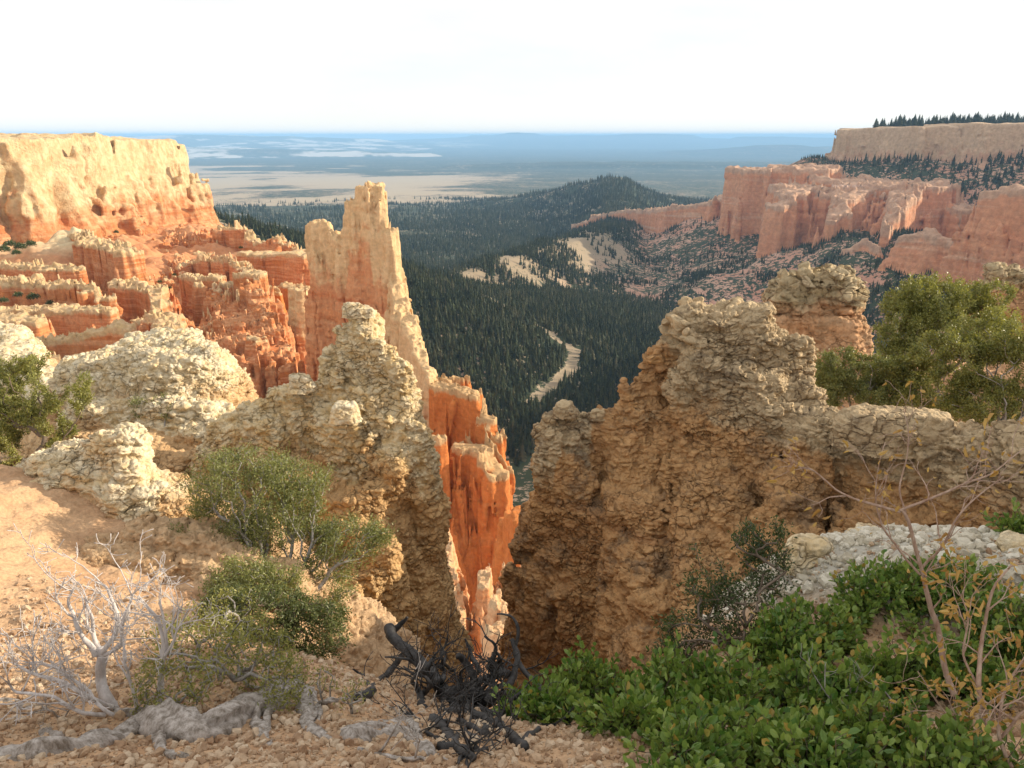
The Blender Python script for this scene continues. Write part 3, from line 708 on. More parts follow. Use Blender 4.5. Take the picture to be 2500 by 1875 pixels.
fin('hoodoo', 'cluster of small pale pinnacles on the right side of the gap bottom', [[(1192, 1378, 47, .25), (1182, 1420, 45, .5)], [(1228, 1376, 48, .2), (1236, 1400, 47, .4), (1262, 1390, 47, .25), (1288, 1392, 47, .3)], [(1215, 1452, 41, .2), (1205, 1470, 40, .4), (1250, 1466, 41, .25)], [(1255, 1500, 40, .3), (1200, 1530, 38, .5), (1260, 1560, 38, .5)], [(1275, 1366, 48, .15)], [(1296, 1480, 42, .6)]], [(0, 0), (.15, .9), (.5, 3), (1.2, 7), (3, 14)], .1, -46, mat='pale_hoodoo', flute=(.5, .8), strata=(.2, .35), crenel=(.7, .7), off=5.9, zfl=5)
fin('orange_wall', 'smooth orange rock wall closing the right side of the gap', [[(1226, 1265, 66, .6, 3), (1250, 1255, 64, 1, 3), (1300, 1250, 62, 2, 3), (1400, 1250, 60, 2, 3)]], [(0, 0), (.4, 4), (1.5, 14), (3, 24), (8, 40)], .17, -62, mat='red_deep', flute=(.6, 1.8), strata=(.25, .8), crenel=(.25, 1.2), off=1.9, zfl=6)
# ------------------------------------------------------------------ foreground: ledge and outcrops
gctrl = [(-400, 1875, 2.0), (0, 1875, 2.0), (600, 1875, 1.95), (1100, 1875, 1.95), (1700, 1875, 2.0), (2500, 1875, 2.0), (0, 1720, 2.7), (500, 1740, 2.65), (900, 1760, 2.6), (1250, 1790, 2.4),
         (0, 1560, 3.4), (300, 1560, 3.5), (0, 1400, 4.1), (-400, 1300, 4.2), (220, 1380, 4.6), (-50, 1180, 5.3), (150, 1200, 5.5), (330, 1240, 5.6), (450, 1330, 5.2), (600, 1500, 4.2), (800, 1620, 3.6), (1000, 1680, 3.3),
         (-400, 1120, 5.8), (1560, 1740, 2.9), (1640, 1620, 3.6), (1850, 1500, 3.9), (2000, 1400, 4.1), (2300, 1360, 4.2), (2600, 1380, 4.0), (2500, 1600, 3.0), (2000, 1650, 2.9), (2900, 1500, 3.0)]
gp = [W(*c) for c in gctrl]
gp += [np.array(p) for p in [(0.0, 3.7, -2.1), (-.05, 4.3, -3.5), (-.1, 5.2, -4.4), (.1, 6.5, -7), (-1.2, 5.0, -2.2), (.9, 5.0, -2.9), (2.0, 5.6, -2.6), (3.4, 5.6, -2.2), (-2.6, 6.6, -1.9), (-4.0, 6.6, -1.5), (-1.4, 6.6, -3.2), (5.5, 4.6, -.9), (-6, 5, -.6), (-6, 3, -.3), (6, 2, -.2), (0, .4, 0), (-3, .4, 0.1), (3, .4, .1),
     (-4.0, 9, -3.2), (-2.0, 9.5, -4.5), (0, 10, -11), (4, 10, -5), (-7, 9, -3), (7, 9, -3)]]
gf = tps(gp)
def mound_m(x, y):
    c = W(2220, 1385, 4.35)
    e = ((x - c[0]) / 1.35) ** 2 + ((y - c[1]) / 1.15) ** 2
    return np.clip(1.25 - e + .35 * fbm(x, y, 0 * x, .5, 3, off=5), 0, 1)
def ground_z(X, Y):
    z = gf(X, Y)
    n1 = fbm(X, Y, 0 * X, .9, 4, .55, off=1); n2 = fbm(X, Y, z, .22, 4, .6, off=2)
    f1, f2, _ = worley(X, Y, z, .16, off=3)
    m = mound_m(X, Y)
    z = z + .16 * m
    g1, g2, q = worley(X + .1 * n1, Y, z * 1.5, .42, off=7)
    rough = sstep(3.2, 4.6, Y) * (1 - m)
    z = z + rough * (.11 * fbm(X, Y, 0 * X, .5, 4, .6, off=12) + .09 * (np.minimum(g2 - g1, .4) + .5 * q - .4) * sstep(-.2, .3, fbm(X, Y, 0 * X, 1.1, 2, off=14)))
    return z + .05 * n1 + .04 * n2 + .04 * (f2 - f1) * sstep(3, 4.5, Y)
xs = np.arange(-6.5, 7.0, .022); ys = np.arange(.3, 9.5, .022)
X, Y = np.meshgrid(xs, ys, indexing='ij')
V, F = heightfield(X, Y, ground_z(X, Y))
tag(link('ground', mesh_np('ground', V, F, M['ground'], {'pale': mound_m(X, Y).ravel()})), kind='structure')

def cobble(A, s, capA=1., capd=.6, fine=.012, off=0., flat=.6, bodyA=.4, lay_amt=1.):
    """displacement: cracked blocks in the cap, crumbly layered lumps below"""
    def f(V, N, cap):
        x, y, z = V.T
        w1 = fbm(x, y, z, s * 1.7, 3, off=off); w2 = fbm(x, y, z, s * 1.3, 3, off=off + 5)
        z = z + .25 * s * w2
        f1, f2, r = worley(x + .45 * s * w1, y + .45 * s * w2, z, s, s * flat, off)
        g1, g2, q = worley(x + .2 * s * w2, y + .2 * s * w1, z, s * .4, s * .4 * flat, off + 3)
        patch = sstep(-.35, .3, fbm(x, y, z, s * 4.5, 3, off=off + 40))
        m = 1 - sstep(capd * .6, capd * 1.6, cap + .5 * capd * fbm(x, y, z, s * 3, 2, off=off))
        amp = (bodyA + (capA - bodyA) * m) * (.35 + .65 * patch)
        h1, h2, p = worley(x + .5 * s * w2, y, z + .4 * s * w1, s * .62, s * .62 * flat, off + 6)
        pick = sstep(-.1, .1, fbm(x, y, z, s * 3, 2, off=off + 60))
        lay2 = fbm(x, y, z, .8, 3, .6, sz=.045, off=off + 9)
        blk = .75 * lay2 + pick * (np.minimum(f2 - f1, .16) * 3.6 + 1.3 * r - .9) + (1 - pick) * .7 * (np.minimum(h2 - h1, .2) * 3 + 1.1 * p - .85)
        sml = np.minimum(g2 - g1, .2) * 2.4 + .9 * q - .7
        d = A * amp * blk + A * .42 * sml * (.5 + .8 * (1 - patch)) + A * .8 * fbm(x, y, z, s * 2.6, 4, .6, off=off + 50)
        d = d + fine * fbm(x, y, z, s * .3, 4, .65, off=off) * 2.2
        lay = fbm(x, y, z, 1.1, 3, .6, sz=.07, off=off + 8)
        return d + .035 * lay_amt * lay * (1 - m * .5) * (s / .15)
    return f

def outcrop(name, label, paths, prof, h, zmin, mat, disp, sub=1, **kw):
    a = dict(flute=(.12, .5), strata=(.05, .12), crenel=(.08, .4), lump=(.12, .4), off=len(label) * .31, zfl=3)
    a.update(kw)
    return rock(name, label, 'rock', M[mat], ridge_mesh([px_path(p) for p in paths], prof, h, zmin, disp=disp, sub=sub, **a))

def outcrop_xyz(name, label, paths, prof, h, zmin, mat, disp, sub=1, **kw):
    return rock(name, label, 'rock', M[mat], ridge_mesh(paths, prof, h, zmin, disp=disp, sub=sub, flute=(.12, .5), lump=(.12, .4), off=4.4, **kw))

# right-hand wall
wallp = [[(1345, 1055, 7.8, .1), (1352, 1012, 7.9, .16), (1385, 1000, 7.9, .12), (1420, 1025, 7.9, .1)],
         [(1350, 1200, 7.6, .06, .4), (1332, 1100, 7.7, .08, .2)], [(1420, 1040, 7.9, .1, .3), (1475, 990, 8.0, .12, 1), (1525, 935, 8.0, .1, 1), (1580, 850, 8.1, .08, .8), (1645, 778, 8.2, .1, .2), (1690, 752, 8.2, .22), (1760, 752, 8.2, .3), (1835, 752, 8.1, .22)],
         [(1720, 850, 7.9, .28), (1850, 900, 7.7, .28), (1960, 985, 7.4, .22), (2010, 1010, 7.2, .2)],
         [(1930, 850, 7.9, .09), (1945, 835, 7.9, .11), (1950, 920, 7.7, .13)],
         [(1950, 1000, 7.4, .22), (2060, 1020, 7.1, .2), (2180, 1014, 6.8, .25), (2290, 1040, 6.5, .22), (2400, 1072, 6.2, .25), (2520, 1070, 5.9, .3), (2800, 1080, 5.3, .35), (3100, 1060, 4.7, .4)],
         [(1380, 1060, 7.8, .15, .5), (1450, 1250, 7.4, .12, 1.5), (1520, 1500, 6.9, .1, 2.5), (1590, 1700, 6.4, .1, 3)],
         [(1560, 1000, 7.9, .2, .5), (1560, 1200, 7.3, .3, 1.5), (1580, 1450, 6.4, .25, 2.5), (1600, 1700, 5.4, .25, 3)],
         [(1720, 960, 7.8, .2, .5), (1740, 1180, 7.1, .3, 1.5), (1740, 1400, 6.2, .35, 2.5), (1740, 1600, 5.2, .3, 3)],
         [(1960, 1100, 7.2, .2, .4), (1950, 1200, 6.7, .25, 1.2), (1940, 1350, 6.0, .3, 2)], [(2200, 1100, 6.7, .2, .3), (2200, 1250, 6.2, .3, 1)]]
outcrop('rock_wall', 'large tan rock wall with a grey cracked crest filling the right middle', wallp, [(0, 0), (.07, .12), (.15, .6), (.22, 1.1), (.27, 1.6), (.33, 2.6), (.42, 3.8), (1.0, 7)], .04, -5.8, 'wall', cobble(.07, .2, 1., .6, .02, 1.1, bodyA=.55, lay_amt=.35), sub=2, ymin=3.6, flute=(.2, .55), lump=(.3, .6), strata=(.05, .2), xmax=5.2)
for px, py, d, r, lab in [(1378, 992, 7.85, .12, 'small round stone balanced on the left shoulder of the tan rock wall'), (1462, 1005, 7.95, .1, 'small pale knob on the notch of the tan rock wall'), (2180, 1025, 6.6, .27, 'flat pale grey block lying on the low crest of the rock wall')]:
    c = W(px, py, d)
    big = r > .2
    V_F = ridge_mesh([[(c[0] - (.25 if big else .03), c[1], c[2] + r * .35, r * .6), (c[0] + (.3 if big else .03), c[1] - (.1 if big else 0), c[2] + r * .35, r * .5)]], [(0, 0), (r * .3, r * .25), (r * .5, r * 1.3), (r * .6, r * 2)], .02, c[2] - r, flute=(.03, .2), lump=(.05, .2), sub=1, disp=cobble(.03, .2, 1, 5, .01, 2.2), off=px)
    rock('boulder', lab, 'boulder', M['wall'], V_F)

# centre-left column
colp = [[(868, 768, 7.9, .08), (896, 775, 7.85, .1)], [(838, 800, 7.9, .1), (900, 810, 7.8, .12), (930, 830, 7.7, .1)], [(825, 850, 7.9, .1), (880, 860, 7.8, .16), (975, 880, 7.6, .1)],
        [(810, 920, 7.8, .16), (900, 930, 7.7, .26), (975, 960, 7.5, .14)], [(960, 1000, 7.4, .16), (1010, 1030, 7.3, .1)],
        [(600, 985, 7.6, .13), (680, 945, 7.7, .13), (735, 932, 7.7, .15), (770, 960, 7.7, .18), (850, 1020, 7.4, .2)],
        [(530, 1020, 7.5, .1), (580, 1010, 7.5, .1), (640, 1020, 7.4, .15)], [(498, 1110, 7.2, .1), (530, 1060, 7.3, .12)],
        [(950, 1090, 7.1, .2, .5), (925, 1180, 6.9, .12, 1.5), (925, 1330, 6.5, .1, 2), (940, 1480, 6.2, .08, 2)], [(700, 1120, 7.2, .2, .8), (850, 1200, 6.9, .25, 1.6), (930, 1330, 6.4, .2, 2)],
        [(560, 1230, 6.9, .2, 1.5), (700, 1330, 6.5, .2, 2), (830, 1430, 6.0, .2, 2), (920, 1530, 5.7, .1, 2)]]
outcrop('rock_column', 'cream knobbly rock column with a small boulder on its tip in the centre left', colp, [(0, 0), (.05, .1), (.1, .5), (.2, 1.1), (.3, 1.9), (.37, 3.2), (.55, 5)], .04, -5.2, 'column', cobble(.048, .15, 1., 1.0, .016, 4.4, bodyA=.8), sub=2, ymin=3.9, flute=(.16, .4), lump=(.14, .35))
for px, py, d, r, lab in [(862, 752, 7.9, .1, 'pale boulder perched on the very tip of the cream rock column'), (893, 760, 7.85, .07, 'smaller stone beside the boulder on the tip of the cream column'), (735, 930, 7.5, .12, 'white angular block on the left shoulder of the cream column'), (842, 1000, 7.2, .13, 'grey white block jutting from the front of the cream column')]:
    c = W(px, py, d)
    V_F = ridge_mesh([[(c[0] - .03, c[1], c[2] + r * .6, r * .55), (c[0] + .04, c[1], c[2] + r * .5, r * .5)]], [(0, 0), (r * .25, r * .2), (r * .5, r * 1.2), (r * .3, r * 1.9)][:3], .018, c[2] - r, flute=(.02, .15), lump=(.045, .15), sub=1, disp=cobble(.02, .12, 1, 5, .008, 2.2), off=px)
    rock('boulder', lab, 'boulder', M['lime'], V_F)

# left lump
outcrop('rock_lump', 'broad white cobbled rock lump in front of the orange terraces at the left', [[(190, 880, 9.4, .2), (300, 860, 9.4, .35), (400, 850, 9.3, .45), (455, 850, 9.2, .4)], [(330, 822, 9.9, .15), (430, 815, 9.9, .25), (462, 840, 9.6, .2)], [(250, 960, 8.9, .3), (420, 950, 8.8, .4), (480, 980, 8.6, .3), (520, 1020, 8.3, .2)], [(190, 1040, 8.4, .2, .6), (330, 1070, 8.0, .3, 1), (450, 1090, 7.9, .3, 1.2)]],
        [(0, 0), (.15, .1), (.3, .5), (.5, 1.0), (1.0, 1.9), (2, 3.5)], .045, -4.6, 'lime', cobble(.055, .19, 1., .8, .016, 7.7), sub=2, ymin=5.5, xmax=-.8)
outcrop('rock_outcrop', 'sunlit cream blocks with a deep crack on the sandy slope at the left', [[(60, 1130, 5.9, .08), (130, 1100, 5.95, .15), (190, 1078, 6.0, .12)], [(228, 1068, 5.85, .1), (262, 1062, 5.8, .12), (318, 1075, 5.75, .12), (322, 1130, 5.6, .1)], [(140, 1140, 5.7, .1, .3), (300, 1170, 5.55, .1, .3)]],
        [(0, 0), (.05, .06), (.12, .3), (.3, .5), (.7, .9), (1.4, 1.6)], .03, -2.6, 'lime', cobble(.06, .16, 1., .5, .01, 5.7), sub=2, ymin=4.4)
outcrop('rock_outcrop', 'pale rounded rock cut off by the left edge above the left juniper', [[(-60, 800, 15, .5), (20, 800, 15, .35), (30, 840, 14.6, .4), (60, 880, 14, .3), (200, 960, 13, .2)]], [(0, 0), (.2, .3), (.5, 1.2), (1.2, 2.2), (3, 4)], .07, -5.6, 'lime', cobble(.08, .25, 1., .8, .02, 9.7), sub=1)
# small ledges on the sandy slope
for k, (px, py, d, w, lab) in enumerate([(430, 1290, 5.0, .3, 'crumbling tan ledge under the small cave on the left slope'), (560, 1370, 4.7, .35, 'tan rock ledge behind the bleached dead branches'), (300, 1340, 4.8, .25, 'rough sunlit bump on the bright sandy slope')]):
    c = W(px, py, d)
    V_F = ridge_mesh([[(c[0] - w, c[1] + .1, c[2], .12), (c[0] + w, c[1], c[2] - .05, .15)]], [(0, 0), (.06, .05), (.15, .22), (.4, .5), (.9, 1)], .025, c[2] - 1.0, flute=(.08, .3), strata=(.05, .08), lump=(.1, .25), crenel=(.05, .2), sub=1, disp=cobble(.045, .11, 1, 5, .01, 2.2), off=k * 3.3)
    rock('rock_ledge', lab, 'rock', M['crumble'], V_F)

# knobs behind the wall
outcrop('hoodoo', 'blocky grey capped hoodoo standing behind the tan rock wall', [[(1950, 680, 17, .42), (1965, 664, 17, .3), (1985, 676, 17, .5), (2040, 664, 16.8, .4), (2072, 690, 16.7, .34), (2092, 706, 16.6, .1)]], [(0, 0), (.08, .1), (.14, .9), (-.0 + .15, 1.0), (.35, 2.2), (.8, 3.6), (2, 6)], .07, -7.5, 'knob', cobble(.2, .5, 1.1, .8, .03, 3.1, flat=.4), sub=1, flute=(.3, 1), strata=(.3, .22), lump=(.25, .7))
outcrop('rock_outcrop', 'orange shoulder of rock joined to the left of the grey capped hoodoo', [[(1830, 770, 16.5, .15, 1), (1890, 775, 16.6, .25, 2), (1950, 770, 16.8, .3, 3), (2060, 775, 16.4, .5, 3), (2070, 830, 16, .3, 3)]], [(0, 0), (.2, .3), (.4, 1.2), (.9, 2.6), (2, 5)], .07, -7.5, 'knob', cobble(.12, .3, 1, .1, .03, 6.1), sub=1, flute=(.3, .9))
outcrop('hoodoo', 'orange knob of rock with a pale cap at the right edge behind the shrubs', [[(2442, 650, 20, .25), (2472, 655, 20, .3)], [(2420, 720, 20, .5, 2), (2500, 730, 20, .8, 2), (2540, 700, 20, .6, 2)], [(2380, 790, 20, .6, 3), (2560, 800, 20, 1, 3)]], [(0, 0), (.12, .3), (.25, 1.0), (.6, 2.4), (1.6, 5)], .08, -8.5, 'knob', cobble(.14, .35, 1, .5, .03, 8.1, flat=.5), sub=1, flute=(.3, 1), lump=(.2, .6))
outcrop('rock_outcrop', 'orange rock slope behind the olive shrubs at the right', [[(2150, 990, 15, .3, 3), (2250, 900, 16, .6, 3), (2500, 880, 16, 1, 3), (2800, 850, 16, 1, 3)]], [(0, 0), (.5, .6), (1.5, 2.6), (3, 6)], .1, -8, 'knob', cobble(.12, .35, 1, .1, .03, 2.1), sub=1)

SHP = [[(5.0, 1.2, 2.1, .5, 0), (5.0, 2.4, 2.15, .5, 0), (5.1, 3.6, 2.0, .4, 0), (5.3, 4.3, 1.5, .3, 0), (5.5, 4.9, .8, .3, 0), (5.6, 6, .4, .3, 0)]]
# unseen rock shoulder added to shade the gravel, the bushes and the rubble
outcrop_xyz('shade_rock_shoulder', 'unseen rock shoulder added beyond the right edge to shade the ledge', SHP, [(0, 0), (.3, .6), (.7, 1.8), (1.3, 3.4)], .07, -1.2, 'wall', cobble(.1, .25, 1, .6, .02, 2.9), sub=1)

# ------------------------------------------------------------------ stones
def stone_base(rg, n=0):
    """rounded angular pebble: jittered cube-sphere"""
    g = [-1, 0, 1]
    P = np.array([(a, b, c) for a in g for b in g for c in g if max(abs(a), abs(b), abs(c)) == 1], float)
    ids = {tuple(map(int, p)): i for i, p in enumerate(P)}
    Fs = []
    for ax in range(3):
        for s in (-1, 1):
            u, w = (ax + 1) % 3, (ax + 2) % 3
            for a in (-1, 0):
                for b in (-1, 0):
                    q = []
                    for da, db in ((0, 0), (1, 0), (1, 1), (0, 1)):
                        p = [0, 0, 0]; p[ax] = s; p[u] = a + da; p[w] = b + db; q.append(ids[tuple(p)])
                    Fs.append(q if s > 0 else q[::-1])
    P = P / np.linalg.norm(P, axis=1, keepdims=True) ** .72
    P = P * rg.uniform(.72, 1.15, (len(P), 1)) + rg.normal(0, .07, P.shape)
    return P * .75, np.array(Fs)

def rot_mats(n, rg, tilt=math.pi):
    a = rg.uniform(0, 2 * np.pi, n); b = rg.uniform(-tilt, tilt, n); c = rg.uniform(0, 2 * np.pi, n)
    ca, sa, cb, sb, cc, sc = np.cos(a), np.sin(a), np.cos(b), np.sin(b), np.cos(c), np.sin(c)
    z = np.zeros(n); o = np.ones(n)
    Rz = np.stack([ca, -sa, z, sa, ca, z, z, z, o], 1).reshape(n, 3, 3)
    Rx = np.stack([o, z, z, z, cb, -sb, z, sb, cb], 1).reshape(n, 3, 3)
    R2 = np.stack([cc, -sc, z, sc, cc, z, z, z, o], 1).reshape(n, 3, 3)
    return Rz @ Rx @ R2

def scatter(bases, P, S, Rm):
    """merge copies of small meshes; S: (n,3) scales"""
    Vs, Fs, o = [], [], 0
    which = np.arange(len(P)) % len(bases)
    for k, (bv, bf) in enumerate(bases):
        i = np.nonzero(which == k)[0]
        if not len(i): continue
        v = np.einsum('nij,nvj->nvi', Rm[i], bv[None] * S[i][:, None, :]) + P[i][:, None, :]
        Fs.append((bf[None] + (np.arange(len(i)) * len(bv))[:, None, None] + o).reshape(-1, bf.shape[1]))
        Vs.append(v.reshape(-1, 3)); o += len(i) * len(bv)
    return np.concatenate(Vs), np.concatenate(Fs)

rg = np.random.default_rng(11)
SB = [stone_base(rg) for _ in range(9)]
def stones(name, n, xr, yr, smin, smax, mat, label=None, cat=None, dens=None, zf=None, seed=0, sink=.25):
    rg = np.random.default_rng(seed)
    x = rg.uniform(*xr, n); y = rg.uniform(*yr, n)
    if dens is not None:
        k = rg.random(n) < dens(x, y); x, y = x[k], y[k]
    s = smin * (smax / smin) ** (rg.random(len(x)) ** 2.6)
    z = (zf or ground_z)(x, y) + s * (1 - 2 * sink) * .5
    S = s[:, None] * rg.uniform(.65, 1.1, (len(x), 3)); S[:, 2] *= .8
    V, F = scatter(SB, np.stack([x, y, z], 1), S, rot_mats(len(x), rg))
    return V, F
V, F = stones('gravel', 66000, (-3.2, 4.3), (1.4, 4.4), .005, .034, None, seed=3, dens=lambda x, y: sstep(4.3, 2.6, y) * .9 + .12)
tag(link('gravel', mesh_np('gravel', V, F, M['gravel'], smooth=False)), kind='stuff')
V, F = stones('rubble', 14000, (1.0, 4.3), (2.9, 5.9), .010, .065, None, seed=5, dens=lambda x, y: sstep(.12, .45, mound_m(x, y)))
tag(link('rubble', mesh_np('rubble', V, F, M['rubble'], smooth=False)), kind='stuff')
for px, py, d, s_, lab in [(1960, 1478, 4.05, .17, 'largest pale block at the lower left corner of the white rubble'), (2110, 1320, 4.6, .09, 'white stone on the crest of the rubble patch'), (2075, 1400, 4.35, .07, 'white angular stone in the middle of the rubble patch'), (2470, 1445, 3.8, .14, 'smooth beige stone at the right edge below the rubble')]:
    c = W(px, py, d); c[2] = ground_z(np.array([c[0]]), np.array([c[1]]))[0]
    V_F = ridge_mesh([[(c[0] - s_ * .3, c[1], c[2] + s_ * .8, s_ * .4), (c[0] + s_ * .3, c[1], c[2] + s_ * .7, s_ * .35)]], [(0, 0), (s_ * .25, s_ * .2), (s_ * .5, s_ * 1.4)], s_ * .12, c[2] - s_ * .3, flute=(s_ * .2, s_), lump=(s_ * .3, s_), sub=1, disp=cobble(s_ * .12, s_ * .7, 1, 5, .004, 2.2), off=px)
    rock('stone', lab, 'stone', M['lime'], V_F)
# ------------------------------------------------------------------ plants and dead wood
def hit(hf, px, py, d0, d1, n=600):
    d = np.linspace(d0, d1, n)
    p = W(px, py, 1.0); k = (p[2] - CAMZ)
    z = CAMZ + k * d; x = p[0] * d
    b = hf(x, d) >= z
    i = int(np.argmax(b)) if b.any() else n - 1
    return np.array([x[i], d[i], hf(x[i:i + 1], d[i:i + 1])[0]])

def ellipsoid_targets(ell, n, rg, gap=.0, gs=.3, shell=.45):
    """points spread through pixel-sized ellipsoids (px, py, depth, rx, ry[, rz m])"""
    vol = np.array([e[3] * e[4] for e in ell], float); vol /= vol.sum()
    out = []
    while len(out) < n:
        e = ell[rg.choice(len(ell), p=vol)]
        c = W(e[0], e[1], e[2]); s = e[2] / FPX / .95
        v = rg.normal(size=3); v /= np.linalg.norm(v)
        r = shell + (1 - shell) * rg.random() ** .6
        rx, rz = e[3] * s, e[4] * s; ry = e[5] if len(e) > 5 else (rx + rz) / 2
        p = c + v * r * np.array([rx, ry, rz])
        if gap and vnoise(np.array([p[0] / gs + 7]), np.array([p[1] / gs]), np.array([p[2] / gs]))[0] < gap - .5: continue
        out.append(p)
    return np.array(out)

def skeleton(base, targets, rg, a=.45, step=.09, jit=.012, sag=0.0):
    base = np.atleast_2d(base)
    order = np.argsort(np.linalg.norm(targets - base[0], axis=1))
    pos = [b for b in base]; par = [-1] * len(base); pl = [0.0] * len(base)
    PA = np.zeros((60000, 3)); PL = np.zeros(60000); n = len(base)
    PA[:n] = base
    tips = []
    for t in targets[order]:
        d = np.linalg.norm(PA[:n] - t, axis=1)
        i = int(np.argmin(d + a * PL[:n]))
        L = d[i]; k = max(1, int(L / step))
        p0 = PA[i].copy(); prev = i
        bend = rg.normal(0, 1, 3) * L * .10 + np.array([0, 0, -sag * L])
        for q in range(1, k + 1):
            f = q / k
            p = p0 + (t - p0) * f + bend * math.sin(f * math.pi) + (rg.normal(0, jit, 3) if q < k else 0)
            PA[n] = p; PL[n] = PL[prev] + np.linalg.norm(p - PA[prev]); par.append(prev); prev = n; n += 1
            if n >= 59990: break
        tips.append(prev)
    return PA[:n].copy(), np.array(par), tips

def tip_counts(par):
    n = len(par); kids = np.bincount(par[par >= 0], minlength=n); c = (kids == 0).astype(float)
    for i in range(n - 1, -1, -1):
        if par[i] >= 0: c[par[i]] += c[i]
    return c, kids

def tube_rings(pts, rad, sides, twist=0., rough=0., rg=None, grain=0.):
    """rings and faces of one tapered tube; closed tip"""
    P = np.asarray(pts, float); n = len(P)
    T = np.gradient(P, axis=0); T /= np.maximum(np.linalg.norm(T, axis=1, keepdims=True), 1e-9)
    u = np.cross(T[0], [0.31, .22, .93]); u /= np.linalg.norm(u) + 1e-9
    ang = np.arange(sides) * 2 * np.pi / sides
    V = np.zeros((n, sides, 3))
    for i in range(n):
        u = u - T[i] * (u @ T[i]); u /= np.linalg.norm(u) + 1e-9
        w = np.cross(T[i], u)
        r = rad[i] * (1 + (rough * rg.normal(0, 1, sides) if rough else 0))
        a = ang + twist * i
        if grain:
            gq = vnoise(np.cos(ang) * 2.6 + 9, np.sin(ang) * 2.6 + 4, np.full(sides, i * .09 + rad[0] * 100)); g2 = vnoise(np.cos(ang) * 1.1 + 3, np.sin(ang) * 1.1 + 8, np.full(sides, i * .16 + rad[0] * 50))
            r = r * (1 + grain * (2 * np.abs(gq) - .5) + grain * 1.3 * g2)
        V[i] = P[i] + (np.cos(a) * r)[:, None] * u + (np.sin(a) * r)[:, None] * w
    V = V.reshape(-1, 3)
    k = np.arange(sides); k2 = (k + 1) % sides
    F = np.concatenate([np.stack([i * sides + k, i * sides + k2, (i + 1) * sides + k2, (i + 1) * sides + k], 1) for i in range(n - 1)])
    capf = np.stack([np.full(sides, n * sides), (n - 1) * sides + k, (n - 1) * sides + k2, np.full(sides, n * sides)], 1)
    cap0 = np.stack([np.full(sides, n * sides + 1), k2, k, np.full(sides, n * sides + 1)], 1)
    V = np.concatenate([V, [P[-1] + T[-1] * rad[-1] * .6], [P[0] - T[0] * rad[0] * .3]])
    tri = np.concatenate([capf[:, :3], cap0[:, :3]])
    return V, F, tri

class Tubes:
    def __init__(s): s.V, s.F, s.T, s.o = [], [], [], 0
    def add(s, pts, rad, sides=5, **k):
        V, F, T = tube_rings(pts, rad, sides, **k)
        s.V.append(V); s.F.append(F + s.o); s.T.append(T + s.o); s.o += len(V)
    def mesh(s, name, mat, loc=None):
        V = np.concatenate(s.V)
        if loc is not None: V = V - loc
        return mesh_np(name, V, [np.concatenate(s.F), np.concatenate(s.T)], mat)

def skel_tubes(P, par, rtip, power=.5, sides=4, rmax=9., tb=None, thick=None):
    c, kids = tip_counts(par)
    r = np.minimum(rtip * c ** power, rmax)
    ch = [[] for _ in par]
    for i, p in enumerate(par):
        if p >= 0: ch[p].append(i)
    tb = tb or Tubes()
    stack = [(i, None) for i in np.nonzero(par < 0)[0]]
    while stack:
        i, start = stack.pop()
        chain = ([start] if start is not None else []) + [i]; rr = ([min(r[start], r[i] * 1.15)] if start is not None else []) + [r[i]]
        while ch[i]:
            ks = sorted(ch[i], key=lambda k: -c[k])
            for k in ks[1:]: stack.append((k, i))
            i = ks[0]; chain.append(i); rr.append(r[i])
        if len(chain) < 2: continue
        rr[-1] *= .5
        tb.add(P[chain], np.array(rr), 6 if max(rr) > rtip * 4 else sides)
    return tb, c, r

def leaf_mesh(pos, dr, L, Wd, rg, curl=.15, kind='oval'):
    n = len(pos)
    d = dr / np.maximum(np.linalg.norm(dr, axis=1, keepdims=True), 1e-9)
    s = np.cross(d, rg.normal(size=(n, 3))); s /= np.maximum(np.linalg.norm(s, axis=1, keepdims=True), 1e-9)
    nn = np.cross(s, d)
    L = (L * rg.uniform(.65, 1.2, n))[:, None]; w = (Wd * rg.uniform(.7, 1.15, n))[:, None] * .5
    cu = (curl * rg.uniform(-.5, 1.3, n))[:, None] * L
    if kind == 'oval':
        b = pos; t = pos + d * L - nn * cu
        l1 = pos + d * L * .33 + s * w * .95 + nn * w * .35; l2 = pos + d * L * .72 + s * w * .9 + nn * (w * .3 - cu * .4)
        r1 = pos + d * L * .33 - s * w * .95 + nn * w * .35; r2 = pos + d * L * .72 - s * w * .9 + nn * (w * .3 - cu * .4)
        V = np.stack([b, r1, r2, t, l2, l1], 1).reshape(-1, 3)
        o = np.arange(n)[:, None] * 6
        F = np.concatenate([o + [0, 1, 2, 3], o + [0, 3, 4, 5]])
    else:
        V = np.stack([pos, pos + d * L * .5 - s * w, pos + d * L - nn * cu, pos + d * L * .5 + s * w], 1).reshape(-1, 3)
        F = np.arange(n)[:, None] * 4 + [0, 1, 2, 3]
    return V, F

def leafy(P, par, c, per, rg, maxc=4, spread=.02, up=.3, rand=.9, only=None):
    """leaf seats on the thin twigs of a skeleton"""
    e = np.nonzero((par >= 0) & (c <= maxc))[0]
    if only is not None: e = e[only(P[e])]
    e = np.repeat(e, per)
    f = rg.random(len(e))[:, None]
    a, b = P[par[e]], P[e]
    pos = a + (b - a) * f + rg.normal(0, spread, (len(e), 3))
    d = b - a; d /= np.maximum(np.linalg.norm(d, axis=1, keepdims=True), 1e-9)
    d = d + rg.normal(0, rand, d.shape); d[:, 2] += up
    return pos, d

